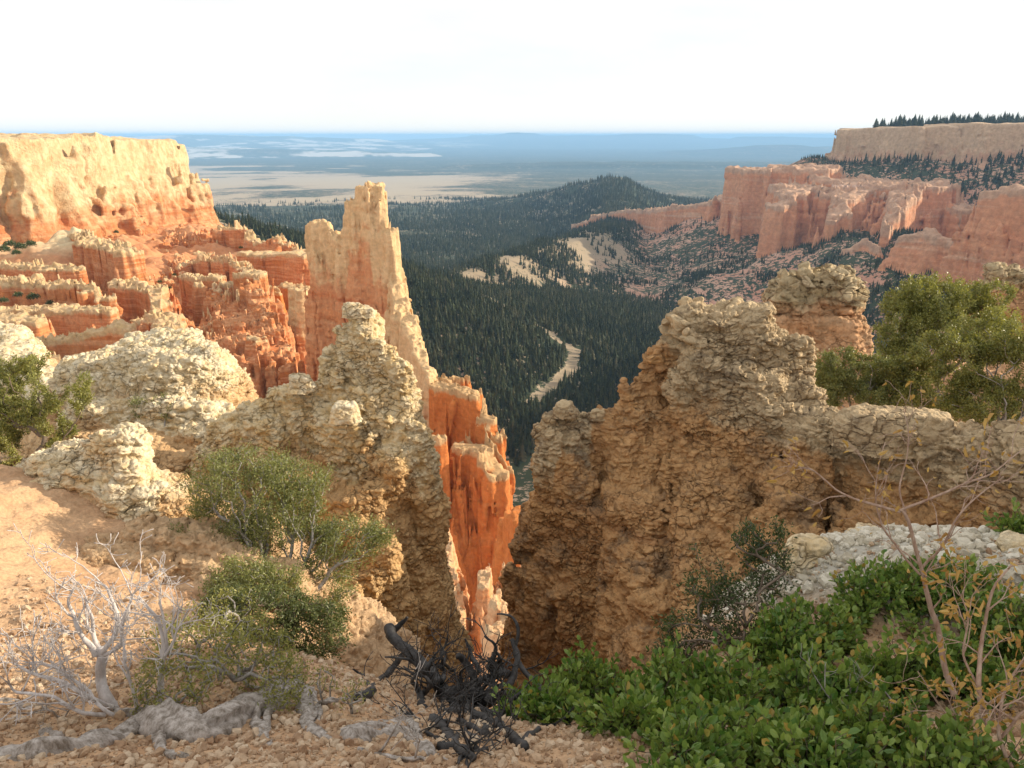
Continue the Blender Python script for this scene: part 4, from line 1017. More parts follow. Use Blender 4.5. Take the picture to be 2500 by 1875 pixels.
def ghit(px, py):
    return hit(ground_z, px, py, 1.2, 6.5, 260)[1]
def shrub(name, label, cat, base, ell, n, leafm, barkm, L, Wd, per, seed, rtip=.0022, step=.06, gap=.0, group=None, kind='oval', maxc=3, up=.3, spread=.02, power=.48, jit=.008, shell=.4, gs=.3, a=.4, rmax=.06, bases=None, rand=.9, leaf_part='foliage', wood_part='branches', sag=0., settle_=False):
    rg = np.random.default_rng(seed)
    if settle_:
        ell = [(e[0], e[1], min(e[2], ghit(e[0], e[1] + e[4] * .6) - .12), *e[3:]) for e in ell]
    T = ellipsoid_targets(ell, n, rg, gap, gs, shell)
    B = np.array([base] + list(bases or []))
    if settle_:
        T[:, 2] = np.maximum(T[:, 2], ground_z(T[:, 0], T[:, 1]) + .03)
        B[:, 2] = ground_z(B[:, 0], B[:, 1]) - .02
    P, par, tips = skeleton(B, T, rg, a, step, jit, sag)
    loc = B[0]
    root = thing(name, loc, label, cat, group)
    tb, c, r = skel_tubes(P, par, rtip, power, 4, rmax)
    link(wood_part, tb.mesh(wood_part, barkm, loc), root)
    if leafm:
        pos, d = leafy(P, par, c, per, rg, maxc, spread, up, rand)
        V, F = leaf_mesh(pos, d, L, Wd, rg, kind=kind)
        link(leaf_part, mesh_np(leaf_part, V - loc, F, leafm, smooth=False), root)
    return root

LM = {'olive': leaf_mat('olive_leaf', (.14, .16, .04), (.34, .33, .10), .42, .3, .45, 2.5),
      'yellowgreen': leaf_mat('yellow_green_leaf', (.16, .18, .05), (.36, .34, .11), .45, .35, .4, 3.),
      'grey_green': leaf_mat('grey_green_leaf', (.13, .155, .05), (.30, .31, .11), .42, .28, .45, 3.),
      'shade': leaf_mat('shaded_green_leaf', (.07, .095, .035), (.19, .21, .08), .45, .25, .35, 4.),  # green darkened in the colour itself for the shade on the low shrub
      'dark': leaf_mat('dark_narrow_leaf', (.035, .06, .02), (.10, .14, .045), .4, .25, .4, 4.),
      'manzanita': leaf_mat('manzanita_leaf', (.06, .14, .026), (.30, .39, .10), .4, .25, .4, 5., odd=.05),
      'dry': leaf_mat('withered_leaf', (.36, .20, .06), (.60, .42, .15), .6, .35, .2, 9.)}
BK = {'grey': bark_mat('grey_bark', (.22, .20, .18), (.42, .39, .36), 30),
      'brown': bark_mat('brown_bark', (.10, .075, .055), (.22, .17, .13), 30),
      'bleached': bark_mat('bleached_wood', (.40, .36, .34), (.66, .62, .60), 26, .003, .7),
      'weathered': bark_mat('weathered_log', (.16, .13, .10), (.52, .47, .43), 34, .006),
      'burnt': bark_mat('charred_wood', (.018, .017, .017), (.085, .08, .078), 20, .006, .6),
      'dry_stem': bark_mat('dry_stem', (.28, .17, .12), (.48, .36, .28), 40, .001)}

shrub('juniper', 'dense green juniper at the left edge in front of the pale rocks', 'shrub', W(130, 1180, 6.6), [(50, 950, 7.2, 120, 85), (150, 935, 7.0, 65, 55), (20, 1050, 7.0, 120, 100), (100, 905, 7.0, 90, 45), (180, 960, 6.9, 40, 50), (120, 1040, 6.9, 60, 70), (-60, 1000, 7.2, 120, 130), (60, 1120, 6.7, 80, 50)], 640, LM['olive'], BK['brown'], .030, .012, 60, 21, gap=.32, kind='narrow', maxc=4, spread=.016, step=.05)
shrub('shrub', 'small straggly shrub growing on the white rock lump', 'shrub', W(405, 1055, 8.2), [(365, 985, 8.5, 60, 35), (420, 1005, 8.4, 45, 25), (340, 1000, 8.5, 35, 30)], 90, LM['grey_green'], BK['grey'], .032, .012, 30, 22, kind='narrow', maxc=3)
shrub('mountain_mahogany', 'spreading grey green shrub standing before the rock column', 'shrub', W(690, 1560, 4.5), [(600, 1165, 5.3, 155, 70), (480, 1290, 5.2, 90, 45), (740, 1190, 5.3, 110, 70), (540, 1270, 5.2, 120, 60), (850, 1320, 5.0, 105, 60), (690, 1310, 5.1, 150, 70), (930, 1300, 5.0, 35, 30), (620, 1420, 5.0, 130, 60), (760, 1430, 4.9, 120, 60), (660, 1230, 5.2, 150, 90)], 1500, LM['grey_green'], BK['grey'], .024, .009, 40, 23, settle_=True, gap=.14, gs=.2, kind='narrow', maxc=3, spread=.03, step=.04, a=.5, jit=.006, rmax=.014)
shrub('shrub', 'dark shaded shrub low behind the yellow green stems', 'shrub', W(720, 1600, 4.3), [(650, 1500, 4.8, 130, 70), (760, 1540, 4.7, 110, 90), (560, 1480, 4.8, 80, 50)], 520, LM['shade'], BK['brown'], .024, .009, 34, 24, settle_=True, gap=.3, kind='narrow', maxc=3, step=.045)
shrub('shrub', 'yellow green shrub with many upright grey stems behind the pale log', 'shrub', W(560, 1800, 2.95), [(480, 1560, 3.6, 150, 80), (620, 1600, 3.5, 120, 100), (420, 1660, 3.5, 120, 80), (700, 1660, 3.4, 60, 80), (560, 1480, 3.8, 90, 50), (330, 1640, 3.6, 60, 60)], 620, LM['yellowgreen'], BK['grey'], .021, .009, 15, 25, settle_=True, gap=.3, kind='narrow', maxc=2, step=.05, a=.15, rmax=.012, bases=[W(430, 1790, 3.0), W(640, 1790, 3.0), W(500, 1770, 3.1)])
for k, (px, py, dd) in enumerate([(790, 1660, 3.4), (860, 1690, 3.3)]):
    g = hit(gf, px, py + 60, 2, 5)
    shrub('sprig', ['sparse yellow green sprig right of the grey stems', 'thin green sprig at the foot of the rock column'][k], 'plant', g, [(px, py, g[1], 40, 35)], 26, LM['yellowgreen'], BK['grey'], .018, .007, 6, 26 + k, kind='narrow', step=.04)
shrub('juniper', 'dark olive bush with a sunlit top standing highest at the right', 'shrub', W(2280, 1060, 12.6), [(2290, 735, 13, 120, 65), (2400, 760, 12.6, 90, 70), (2210, 800, 13, 70, 90), (2330, 820, 12.8, 130, 80), (2240, 880, 12.8, 90, 60)], 900, LM['olive'], BK['brown'], .05, .023, 60, 31, gap=.28, gs=.5, kind='narrow', maxc=4, spread=.035, step=.09)
shrub('juniper', 'big glossy olive shrub cut off by the right edge above the wall', 'shrub', W(2420, 1150, 9.6), [(2440, 820, 10, 120, 65), (2320, 880, 10, 105, 75), (2480, 900, 9.8, 120, 100), (2290, 945, 10, 110, 65), (2400, 980, 9.7, 140, 55), (2560, 860, 10, 110, 110), (2220, 925, 10.2, 60, 55)], 1350, LM['olive'], BK['grey'], .040, .019, 62, 32, gap=.3, gs=.4, kind='narrow', maxc=4, spread=.028, step=.08, bases=[W(2330, 1130, 9.7), W(2480, 1130, 9.5)])
shrub('juniper', 'low rounded olive shrub left of the big glossy one', 'shrub', W(2090, 1120, 10.2), [(2060, 905, 10.6, 80, 60), (2130, 930, 10.4, 95, 65), (2020, 950, 10.4, 50, 45), (2190, 955, 10.4, 65, 55)], 700, LM['grey_green'], BK['grey'], .040, .018, 60, 33, gap=.3, gs=.4, kind='narrow', maxc=4, spread=.028, step=.08)
shrub('shrub', 'thin dark green shrub with upright stems in front of the tan wall', 'shrub', W(1840, 1700, 2.9), [(1830, 1330, 3.75, 50, 60), (1880, 1380, 3.7, 60, 90), (1740, 1430, 3.7, 80, 60), (1800, 1500, 3.6, 120, 90), (1680, 1540, 3.5, 90, 50), (1640, 1400, 3.8, 30, 50), (1680, 1360, 3.8, 20, 60), (1900, 1290, 3.7, 20, 30), (1640, 1600, 3.4, 60, 30)], 620, LM['dark'], BK['brown'], .026, .010, 15, 34, settle_=True, gap=.2, kind='narrow', maxc=3, step=.05, a=.12, rmax=.008, bases=[W(1770, 1700, 2.9), W(1690, 1690, 3.0)])

MZ = [(1310, 1780, 2.85, 110, 70, 'lowest manzanita clump beside the charred branches'), (1440, 1690, 3.15, 90, 60, 'dark manzanita mound below the left end of the tan wall'), (1560, 1810, 2.45, 140, 70, 'manzanita clump filling the bottom edge right of the charred wood'), (1640, 1700, 2.85, 110, 75, 'manzanita clump below the thin dark shrub'),
      (1800, 1700, 2.65, 130, 85, 'bright broad leaved manzanita clump in the lower middle right'), (1960, 1580, 3.15, 110, 80, 'upright manzanita tips left of the rubble patch'), (2000, 1730, 2.5, 140, 100, 'large manzanita clump left of the dry stalk'), (2150, 1520, 3.4, 120, 65, 'manzanita clump directly below the white rubble'),
      (2290, 1500, 3.4, 100, 65, 'manzanita clump behind the tall dry stalk'), (2440, 1560, 3.0, 100, 90, 'manzanita clump at the right edge under the beige stone'), (2200, 1680, 2.7, 110, 80, 'shaded manzanita clump between the dry stems'), (1800, 1850, 2.15, 150, 60, 'manzanita clump at the bottom edge under the broad leaves'), (2480, 1360, 4.0, 40, 40, 'small green sprig at the right edge above the rubble'), (2130, 1840, 2.1, 120, 60, 'low manzanita at the bottom edge left of the yellow leaves'),
      (1640, 1900, 1.95, 130, 70, 'manzanita clump cut off by the bottom edge below the middle clump'), (1980, 1900, 1.95, 130, 80, 'broad manzanita clump cut off by the bottom edge'), (2330, 1880, 1.85, 120, 70, 'dark manzanita at the bottom right corner under the yellow leaves'), (1880, 1600, 3.1, 70, 60, 'small bright manzanita tuft left of the upright tips'), (2350, 1680, 2.6, 100, 80, 'manzanita clump at the right behind the curled yellow leaves')]
def manzanita(k, px, py, d, rx, ry, lab):
    rg = np.random.default_rng(100 + k)
    c = W(px, py, d); s = d / FPX / .9
    gx, gy = c[0], c[1]
    gz = ground_z(np.array([gx]), np.array([gy]))[0]
    base = np.array([gx, gy + .05, gz - .02])
    n = int(70 * (rx * ry / 9000) * (d / 2.8) ** 2 + 46)
    T = ellipsoid_targets([(px, py, d, rx * .95, ry, rx * s * .9), (px - rx * .5, py + ry * .3, d, rx * .5, ry * .7), (px + rx * .5, py + ry * .25, d, rx * .5, ry * .7)], n, rg, .12, .15, .55)
    T[:, 2] = np.maximum(T[:, 2], ground_z(T[:, 0], T[:, 1]) + .04)
    P, par, tips = skeleton(base, T, rg, .3, .05, .005)
    # short upright shoots, each ringed by leaves
    root = thing('manzanita', base, lab, 'shrub', 'manzanita clumps at the lower right')
    tb, cc, r = skel_tubes(P, par, .002, .45, 4, .02)
    pos, dr = [], []
    for t in tips:
        a = P[t]; ax = a - P[par[t]]; ax = ax / (np.linalg.norm(ax) + 1e-9) * .55 + np.array([rg.normal(0, .2), rg.normal(0, .2) - .1, .85]); ax /= np.linalg.norm(ax)
        for sh in range(2):
            o = rg.normal(0, .03, 3); ln = rg.uniform(.04, .13)
            q = a + o
            tb.add(np.array([a, q + ax * ln * .5, q + ax * ln]), np.array([.002, .0016, .001]), 3)
            m = int(rg.integers(6, 11))
            f = np.linspace(.05, 1, m); an = np.arange(m) * 2.4 + rg.uniform(0, 6)
            u = np.cross(ax, [1, .2, 0]); u /= np.linalg.norm(u); w = np.cross(ax, u)
            rad = np.cos(an)[:, None] * u + np.sin(an)[:, None] * w
            pos.append(q + ax * ln * f[:, None] + rad * .004); dr.append(rad * (1.1 - .75 * f[:, None]) + ax * (.35 + .8 * f[:, None]) + rg.normal(0, .12, (m, 3)))
    link('branches', tb.mesh('branches', BK['brown'], base), root)
    V, F = leaf_mesh(np.concatenate(pos), np.concatenate(dr), .038, .025, rg, curl=.12)
    link('foliage', mesh_np('foliage', V - base, F, LM['manzanita'], smooth=False), root)
for k, a in enumerate(MZ): manzanita(k, *a)

def smooth_path(pts, n):
    P = np.array(pts, float); m = len(P)
    t = np.linspace(0, m - 1, n); i = np.clip(t.astype(int), 0, m - 2); f = (t - i)[:, None]
    g = lambda k: P[np.clip(k, 0, m - 1)]
    p0, p1, p2, p3 = g(i - 1), g(i), g(i + 1), g(i + 2)
    return .5 * ((2 * p1) + (-p0 + p2) * f + (2 * p0 - 5 * p1 + 4 * p2 - p3) * f ** 2 + (-p0 + 3 * p1 - 3 * p2 + p3) * f ** 3)

def limb(tb, pxs, r0, r1, rg, n=26, sides=9, wob=.006, rough=.08, power=1., grain=0.):
    P = smooth_path([W(*p) for p in pxs], n)
    P = P + np.stack([fbm(P[:, 0], P[:, 1], P[:, 2], .12, 2, off=k * 9 + pxs[0][0]) for k in range(3)], 1) * wob * 3
    f = np.linspace(0, 1, n) ** power
    rad = (r0 + (r1 - r0) * f) * (1 + .12 * fbm(P[:, 0], P[:, 1], P[:, 2], .07, 2, off=3.3))
    if grain: tb.add(P, rad, 26, rough=.015, rg=rg, grain=grain, twist=.05)
    else: tb.add(P, rad, sides, rough=rough, rg=rg)
    return P, rad

def twigs(tb, P, rad, k, rg, L=.25, side=None, up=.5, depth=2, rt=.0018, spread=.9):
    """forking bare twigs along a limb"""
    for _ in range(k):
        i = rg.integers(len(P) // 4, len(P)); a = P[i]
        ax = P[min(i + 1, len(P) - 1)] - P[i - 1]; ax = ax / (np.linalg.norm(ax) + 1e-9)
        d = ax * .6 + rg.normal(0, spread, 3) * .6 + np.array([0, 0, up]); d /= np.linalg.norm(d)
        l = L * rg.uniform(.5, 1.2); m = 7
        q = [a]; dd = d.copy()
        for _s in range(m):
            dd = dd + rg.normal(0, .16, 3) + np.array([0, 0, .05 * up]); dd /= np.linalg.norm(dd); q.append(q[-1] + dd * l / m)
        q = np.array(q); r0 = min(rad[i] * .7, rt + l * .016)
        rr = np.linspace(r0, rt * .7, m + 1)
        tb.add(q, rr, 5)
        if depth > 0: twigs(tb, q, rr, 3, rg, L * .55, None, up * .6, depth - 1, rt, spread)

def settle(limbs, mode):
    """bring limbs to rest on the ledge: 'lie' follows the ground, 'stand' keeps its shape above its foot"""
    k = ghit(limbs[0][0][0][0], limbs[0][0][0][1]) / limbs[0][0][0][2]
    out = []
    for l in limbs:
        q = []
        for px, py, d in l[0]:
            g = ghit(px, min(py, 1900)) - l[1] * .5
            q.append((px, py, min(d * k, g) if mode == 'stand' else (g if mode == 'lie' else min(d, g - .02))))
        out.append((q, *l[1:]))
    return out
def deadwood(name, label, cat, mat, limbs, tw, seed, mode='lie', group=None, part='branch', L=.25, up=.5, depth=2, rt=.0018):
    """each limb: ([(px,py,d)...], r0, r1, twigs)"""
    rg = np.random.default_rng(seed)
    limbs = settle(limbs, mode)
    loc = W(*limbs[0][0][0])
    root = thing(name, loc, label, cat, group)
    for pxs, r0, r1, nt in limbs:
        tb = Tubes()
        if mat is BK['bleached']: r0, r1 = r0 * .95, r1 * 1.25
        P, rad = limb(tb, pxs, r0, r1, rg, n=60 if mat is BK['weathered'] else 26, grain=.3 if mat is BK['weathered'] else 0., wob=.009 if mat is BK['weathered'] else .006)
        if nt: twigs(tb, P, rad, nt, rg, L, None, up, depth, rt)
        link(part, tb.mesh(part, mat, loc), root)
    return root

deadwood('dead_shrub', 'bleached bare shrub with forking white branches at the lower left', 'dead shrub', BK['bleached'], [
    ([(275, 1735, 3.15), (262, 1700, 3.15), (250, 1650, 3.2), (248, 1610, 3.2), (238, 1590, 3.2)], .028, .016, 0),
    ([(240, 1600, 3.2), (205, 1560, 3.22), (185, 1520, 3.25), (165, 1470, 3.3), (180, 1440, 3.3)], .014, .003, 5),
    ([(245, 1600, 3.2), (230, 1550, 3.25), (225, 1500, 3.25), (215, 1460, 3.3)], .012, .003, 4),
    ([(250, 1605, 3.2), (270, 1570, 3.2), (285, 1530, 3.2), (275, 1480, 3.2), (262, 1440, 3.25), (235, 1420, 3.25)], .013, .003, 7),
    ([(255, 1600, 3.2), (290, 1580, 3.15), (300, 1530, 3.1), (310, 1480, 3.1), (320, 1450, 3.1)], .011, .003, 5),
    ([(340, 1730, 3.1), (325, 1690, 3.1), (310, 1640, 3.1), (300, 1580, 3.1), (295, 1500, 3.15)], .009, .003, 4),
    ([(270, 1730, 3.1), (200, 1690, 3.0), (140, 1660, 3.0), (60, 1640, 3.0), (30, 1625, 3.0)], .013, .003, 8),
    ([(260, 1745, 3.0), (200, 1740, 2.9), (120, 1700, 2.9), (40, 1690, 2.9), (20, 1670, 2.9)], .010, .003, 7),
    ([(280, 1745, 3.0), (230, 1710, 3.0), (160, 1640, 3.1), (110, 1620, 3.1), (70, 1620, 3.1)], .009, .002, 6)], 0, 41, mode='stand', L=.2, rt=.0024)
deadwood('dead_shrub', 'single upright bleached stem with a curved tip right of the forking one', 'dead shrub', BK['bleached'], [
    ([(385, 1740, 3.0), (392, 1690, 3.0), (395, 1640, 3.0), (400, 1590, 3.0), (388, 1530, 3.0), (365, 1490, 3.0), (332, 1450, 3.0)], .017, .004, 4),
    ([(398, 1600, 3.0), (405, 1560, 3.0), (400, 1510, 3.0), (388, 1475, 3.0)], .009, .003, 4),
    ([(400, 1600, 3.0), (430, 1540, 3.0), (460, 1490, 3.0)], .007, .002, 4)], 0, 42, mode='stand', L=.2)
deadwood('driftwood_log', 'long twisted grey log lying across the gravel at the bottom left', 'log', BK['weathered'], [
    ([(-60, 1850, 2.2), (60, 1845, 2.25), (180, 1825, 2.4), (290, 1800, 2.6), (350, 1775, 2.75), (400, 1755, 2.85)], .032, .055, 0),
    ([(380, 1765, 2.8), (450, 1790, 2.75), (520, 1780, 2.75), (590, 1745, 2.8), (650, 1720, 2.85), (690, 1695, 2.9), (725, 1690, 2.95)], .075, .055, 0),
    ([(380, 1790, 2.7), (385, 1740, 2.85), (400, 1730, 2.85), (450, 1745, 2.8)], .05, .02, 0),
    ([(270, 1740, 3.0), (330, 1745, 2.9), (390, 1755, 2.85), (450, 1740, 2.8)], .02, .03, 2),
    ([(640, 1730, 2.85), (630, 1760, 2.75), (645, 1800, 2.65), (650, 1815, 2.6)], .035, .016, 0),
    ([(690, 1700, 2.9), (660, 1745, 2.8), (640, 1800, 2.65)], .022, .012, 0),
    ([(380, 1790, 2.7), (410, 1835, 2.5), (450, 1850, 2.4)], .03, .008, 0)], 0, 43)
deadwood('dead_stump', 'hollow grey stump with root legs in the middle of the gravel', 'log', BK['weathered'], [
    ([(735, 1700, 2.95), (750, 1715, 2.9), (752, 1760, 2.75), (770, 1790, 2.65), (795, 1810, 2.6)], .05, .012, 0),
    ([(740, 1700, 2.95), (770, 1710, 2.85), (785, 1740, 2.8), (780, 1775, 2.7)], .03, .006, 0),
    ([(725, 1690, 2.98), (740, 1690, 2.98), (760, 1700, 2.95)], .05, .035, 0),
    ([(780, 1730, 2.85), (830, 1715, 2.9), (880, 1690, 3.0)], .012, .004, 0)], 0, 44)
deadwood('dead_branch', 'short forked grey branch pile below the stump', 'log', BK['weathered'], [
    ([(840, 1800, 2.55), (890, 1778, 2.6), (950, 1780, 2.6), (1000, 1800, 2.5), (1040, 1835, 2.35), (1058, 1850, 2.3)], .025, .03, 0),
    ([(850, 1810, 2.5), (910, 1800, 2.5), (970, 1795, 2.5), (1020, 1810, 2.45)], .04, .02, 0),
    ([(960, 1780, 2.6), (975, 1755, 2.65), (965, 1735, 2.7), (960, 1722, 2.72)], .02, .008, 0),
    ([(930, 1765, 2.65), (970, 1765, 2.62), (985, 1750, 2.65), (995, 1760, 2.6), (1020, 1800, 2.5)], .012, .018, 0),
    ([(880, 1835, 2.35), (950, 1850, 2.3), (1040, 1860, 2.25)], .012, .006, 2),
    ([(1040, 1850, 2.3), (1100, 1858, 2.25), (1140, 1870, 2.2)], .009, .005, 0)], 0, 45)
deadwood('dead_root', 'curved grey root lying in the sun at the lower left edge', 'log', BK['weathered'], [
    ([(-40, 1710, 2.9), (30, 1718, 2.9), (80, 1750, 2.8), (110, 1790, 2.6), (150, 1800, 2.55)], .018, .022, 0),
    ([(60, 1730, 2.85), (120, 1740, 2.8), (170, 1770, 2.65)], .012, .006, 2)], 0, 46)
# charred heap
rgb = np.random.default_rng(5)
limbs = [([(952, 1530, 3.9), (962, 1560, 3.8), (1000, 1590, 3.7), (1040, 1630, 3.55), (1090, 1690, 3.3)], .036, .03, 1),
         ([(950, 1545, 3.9), (975, 1530, 3.9), (992, 1505, 3.9)], .03, .008, 0),
         ([(1085, 1700, 3.25), (1130, 1680, 3.3), (1180, 1660, 3.3), (1240, 1650, 3.35)], .035, .012, 3),
         ([(1100, 1720, 3.1), (1180, 1760, 2.95), (1240, 1790, 2.8), (1280, 1830, 2.6)], .035, .016, 2),
         ([(1060, 1760, 3.0), (1100, 1800, 2.8), (1150, 1850, 2.5)], .03, .014, 2),
         ([(1120, 1600, 3.4), (1150, 1640, 3.4), (1160, 1700, 3.2), (1200, 1760, 2.95)], .02, .02, 3),
         ([(1250, 1560, 3.5), (1262, 1620, 3.4), (1240, 1680, 3.25), (1180, 1720, 3.1)], .014, .024, 3),
         ([(1210, 1500, 3.6), (1250, 1510, 3.55), (1262, 1545, 3.5), (1255, 1600, 3.45), (1300, 1660, 3.3), (1340, 1700, 3.1)], .005, .018, 1),
         ([(1140, 1560, 3.5), (1148, 1600, 3.45), (1170, 1640, 3.35)], .006, .016, 2)]
for k in range(44):
    x0, y0 = rgb.uniform(1020, 1270), rgb.uniform(1610, 1830); an = rgb.uniform(-.6, 3.4); l = rgb.uniform(60, 150)
    q = [(x0 + math.cos(an + b) * l * f, y0 - math.sin(an + b) * l * f * .7, 3.45 - (y0 - 1600) * .0034 + rgb.normal(0, .06)) for f, b in zip((0, .35, .7, 1), np.cumsum(rgb.normal(0, .28, 4)))]
    limbs.append((q, rgb.uniform(.009, .028), .004, 3))
deadwood('charred_branches', 'tangled heap of blackened branches piled in the mouth of the gap', 'dead wood', BK['burnt'], limbs, 0, 47, mode='heap', L=.2, depth=1, rt=.0025, up=.35)
deadwood('charred_branch', 'thin blackened branch leaning on the shaded slope left of the heap', 'dead wood', BK['burnt'], [
    ([(985, 1600, 3.8), (940, 1650, 3.6), (900, 1690, 3.35), (880, 1710, 3.2)], .016, .03, 3),
    ([(905, 1680, 3.4), (880, 1650, 3.5), (860, 1638, 3.5)], .012, .004, 1)], 0, 48, mode='heap', L=.15, depth=1, rt=.002)

# withered stalks at the right
def dry_plant(label, stems, seed, nl, tw=5, L=.16):
    rg = np.random.default_rng(seed)
    stems = settle(stems, 'heap')
    loc = W(*stems[0][0][0])
    root = thing('dry_plant', loc, label, 'plant', 'withered plants at the lower right')
    seats = []
    for pxs, r0, r1, nt in stems:
        tb = Tubes()
        P, rad = limb(tb, pxs, r0, r1, rg, n=22, sides=6, wob=.003, rough=.03)
        n0 = len(tb.V)
        if nt: twigs(tb, P, rad, nt, rg, L, None, .25, 1, .0012, 1.0)
        for v in tb.V[n0:]: seats.append(v[-2])
        link('stem', tb.mesh('stem', BK['dry_stem'], loc), root)
    seats = np.array(seats)
    if len(seats):
        i = rg.integers(0, len(seats), nl)
        pos = seats[i] + rg.normal(0, .012, (nl, 3)); d = rg.normal(0, .7, (nl, 3)); d[:, 2] -= .7
        V, F = leaf_mesh(pos, d, .027, .012, rg, curl=.9)
        link('foliage', mesh_np('foliage', V - loc, F, LM['dry'], smooth=False), root)
dry_plant('tall withered stalk with thin arching branches crossing the rubble', [
    ([(2330, 1700, 2.3), (2310, 1640, 2.35), (2290, 1550, 2.4), (2265, 1450, 2.4), (2245, 1380, 2.4), (2210, 1260, 2.4), (2195, 1245, 2.4)], .013, .005, 5),
    ([(2200, 1250, 2.4), (2130, 1230, 2.4), (2050, 1200, 2.4), (1990, 1150, 2.4), (1960, 1140, 2.4)], .006, .0015, 6),
    ([(2195, 1250, 2.4), (2270, 1220, 2.35), (2360, 1180, 2.3), (2430, 1150, 2.3), (2520, 1080, 2.3)], .006, .0015, 7),
    ([(2250, 1390, 2.4), (2300, 1330, 2.35), (2340, 1260, 2.3), (2400, 1200, 2.3), (2450, 1160, 2.3)], .006, .0015, 7),
    ([(2245, 1400, 2.4), (2190, 1340, 2.4), (2150, 1270, 2.4), (2140, 1180, 2.4), (2160, 1080, 2.4)], .005, .0012, 6),
    ([(2210, 1250, 2.4), (2200, 1180, 2.4), (2220, 1080, 2.4), (2210, 1000, 2.4)], .004, .0012, 4)], 61, 120)
dry_plant('bushy withered plant with many curled yellow leaves at the right edge', [
    ([(2420, 1860, 1.85), (2400, 1780, 1.9), (2390, 1660, 1.95), (2400, 1560, 2.0), (2420, 1450, 2.0), (2470, 1380, 2.0)], .011, .003, 7),
    ([(2470, 1870, 1.8), (2440, 1780, 1.85), (2460, 1680, 1.9), (2500, 1600, 1.9)], .008, .002, 8),
    ([(2380, 1800, 1.9), (2330, 1760, 1.95), (2290, 1720, 2.0), (2240, 1640, 2.0)], .006, .0015, 6),
    ([(2395, 1680, 1.95), (2350, 1600, 2.0), (2360, 1500, 2.0), (2330, 1430, 2.05)], .005, .0015, 7),
    ([(2440, 1800, 1.85), (2490, 1740, 1.85), (2530, 1720, 1.85)], .006, .002, 7)], 62, 420)
deadwood('dead_twigs', 'bare grey twigs rising through the manzanita below the dry stalk', 'dead wood', BK['grey'], [
    ([(2180, 1860, 2.2), (2130, 1780, 2.3), (2060, 1740, 2.35), (1990, 1650, 2.4)], .008, .002, 3),
    ([(2330, 1870, 2.1), (2260, 1800, 2.2), (2190, 1730, 2.3), (2160, 1680, 2.35)], .008, .002, 3),
    ([(2100, 1760, 2.35), (2080, 1700, 2.4), (2075, 1640, 2.4)], .005, .0015, 2)], 0, 49, mode='heap', L=.14, depth=1, rt=.0012)
# ------------------------------------------------------------------ conifers
def conifer(seed, tiers, spokes, width=.2, ragged=.3, bare=.12):
    """unit-height fir: trunk and a crown of drooping, uneven branch blades"""
    rg = np.random.default_rng(seed)
    V, F = [], []
    for t in range(tiers):
        f = t / (tiers - 1)
        z0 = bare + (1 - bare) * f * .97; rad = width * (1 - f) ** .85 + .012
        for s in range(spokes):
            if rg.random() < .12: continue
            a = 2 * np.pi * (s + rg.uniform(-.35, .35)) / spokes + t * 1.1
            r = rad * rg.uniform(1 - ragged * 1.6, 1 + ragged); dz = -r * rg.uniform(.15, .6)
            w = r * rg.uniform(.28, .5) + .01
            ca, sa = math.cos(a), math.sin(a)
            hh = (1 - bare) / tiers * 1.5
            o = len(V)
            V += [(0, 0, z0 + hh), (ca * r * .6 - sa * w, sa * r * .6 + ca * w, z0 + dz * .5 + hh * .2), (ca * r, sa * r, z0 + dz), (ca * r * .6 + sa * w, sa * r * .6 - ca * w, z0 + dz * .5 + hh * .2)]
            F += [(o, o + 1, o + 2), (o, o + 2, o + 3)]
    k = len(V); V += [(0, 0, 1.0), (.02, 0, .9), (-.012, .018, .9), (-.012, -.018, .9)]
    F += [(k, k + 1, k + 2), (k, k + 2, k + 3), (k, k + 3, k + 1)]
    return np.array(V, float), np.array(F)
def trunk_mesh(sides=5):
    a = np.arange(sides) * 2 * np.pi / sides
    V = np.concatenate([np.stack([np.cos(a) * .016, np.sin(a) * .016, 0 * a - .03], 1), np.stack([np.cos(a) * .004, np.sin(a) * .004, 0 * a + .93], 1)])
    k = np.arange(sides); k2 = (k + 1) % sides
    return V, np.stack([k, k2, k2 + sides, k + sides], 1)
near_c = [conifer(s, 13, 9, w, .3, b) for s, w, b in [(1, .2, .08), (2, .16, .1), (3, .24, .15), (4, .19, .05)]]
far_c = [conifer(10 + s, 6, 5, w, .28, .06) for s, w in enumerate([.22, .19, .25, .2, .28])]
tv, tf_ = trunk_mesh()

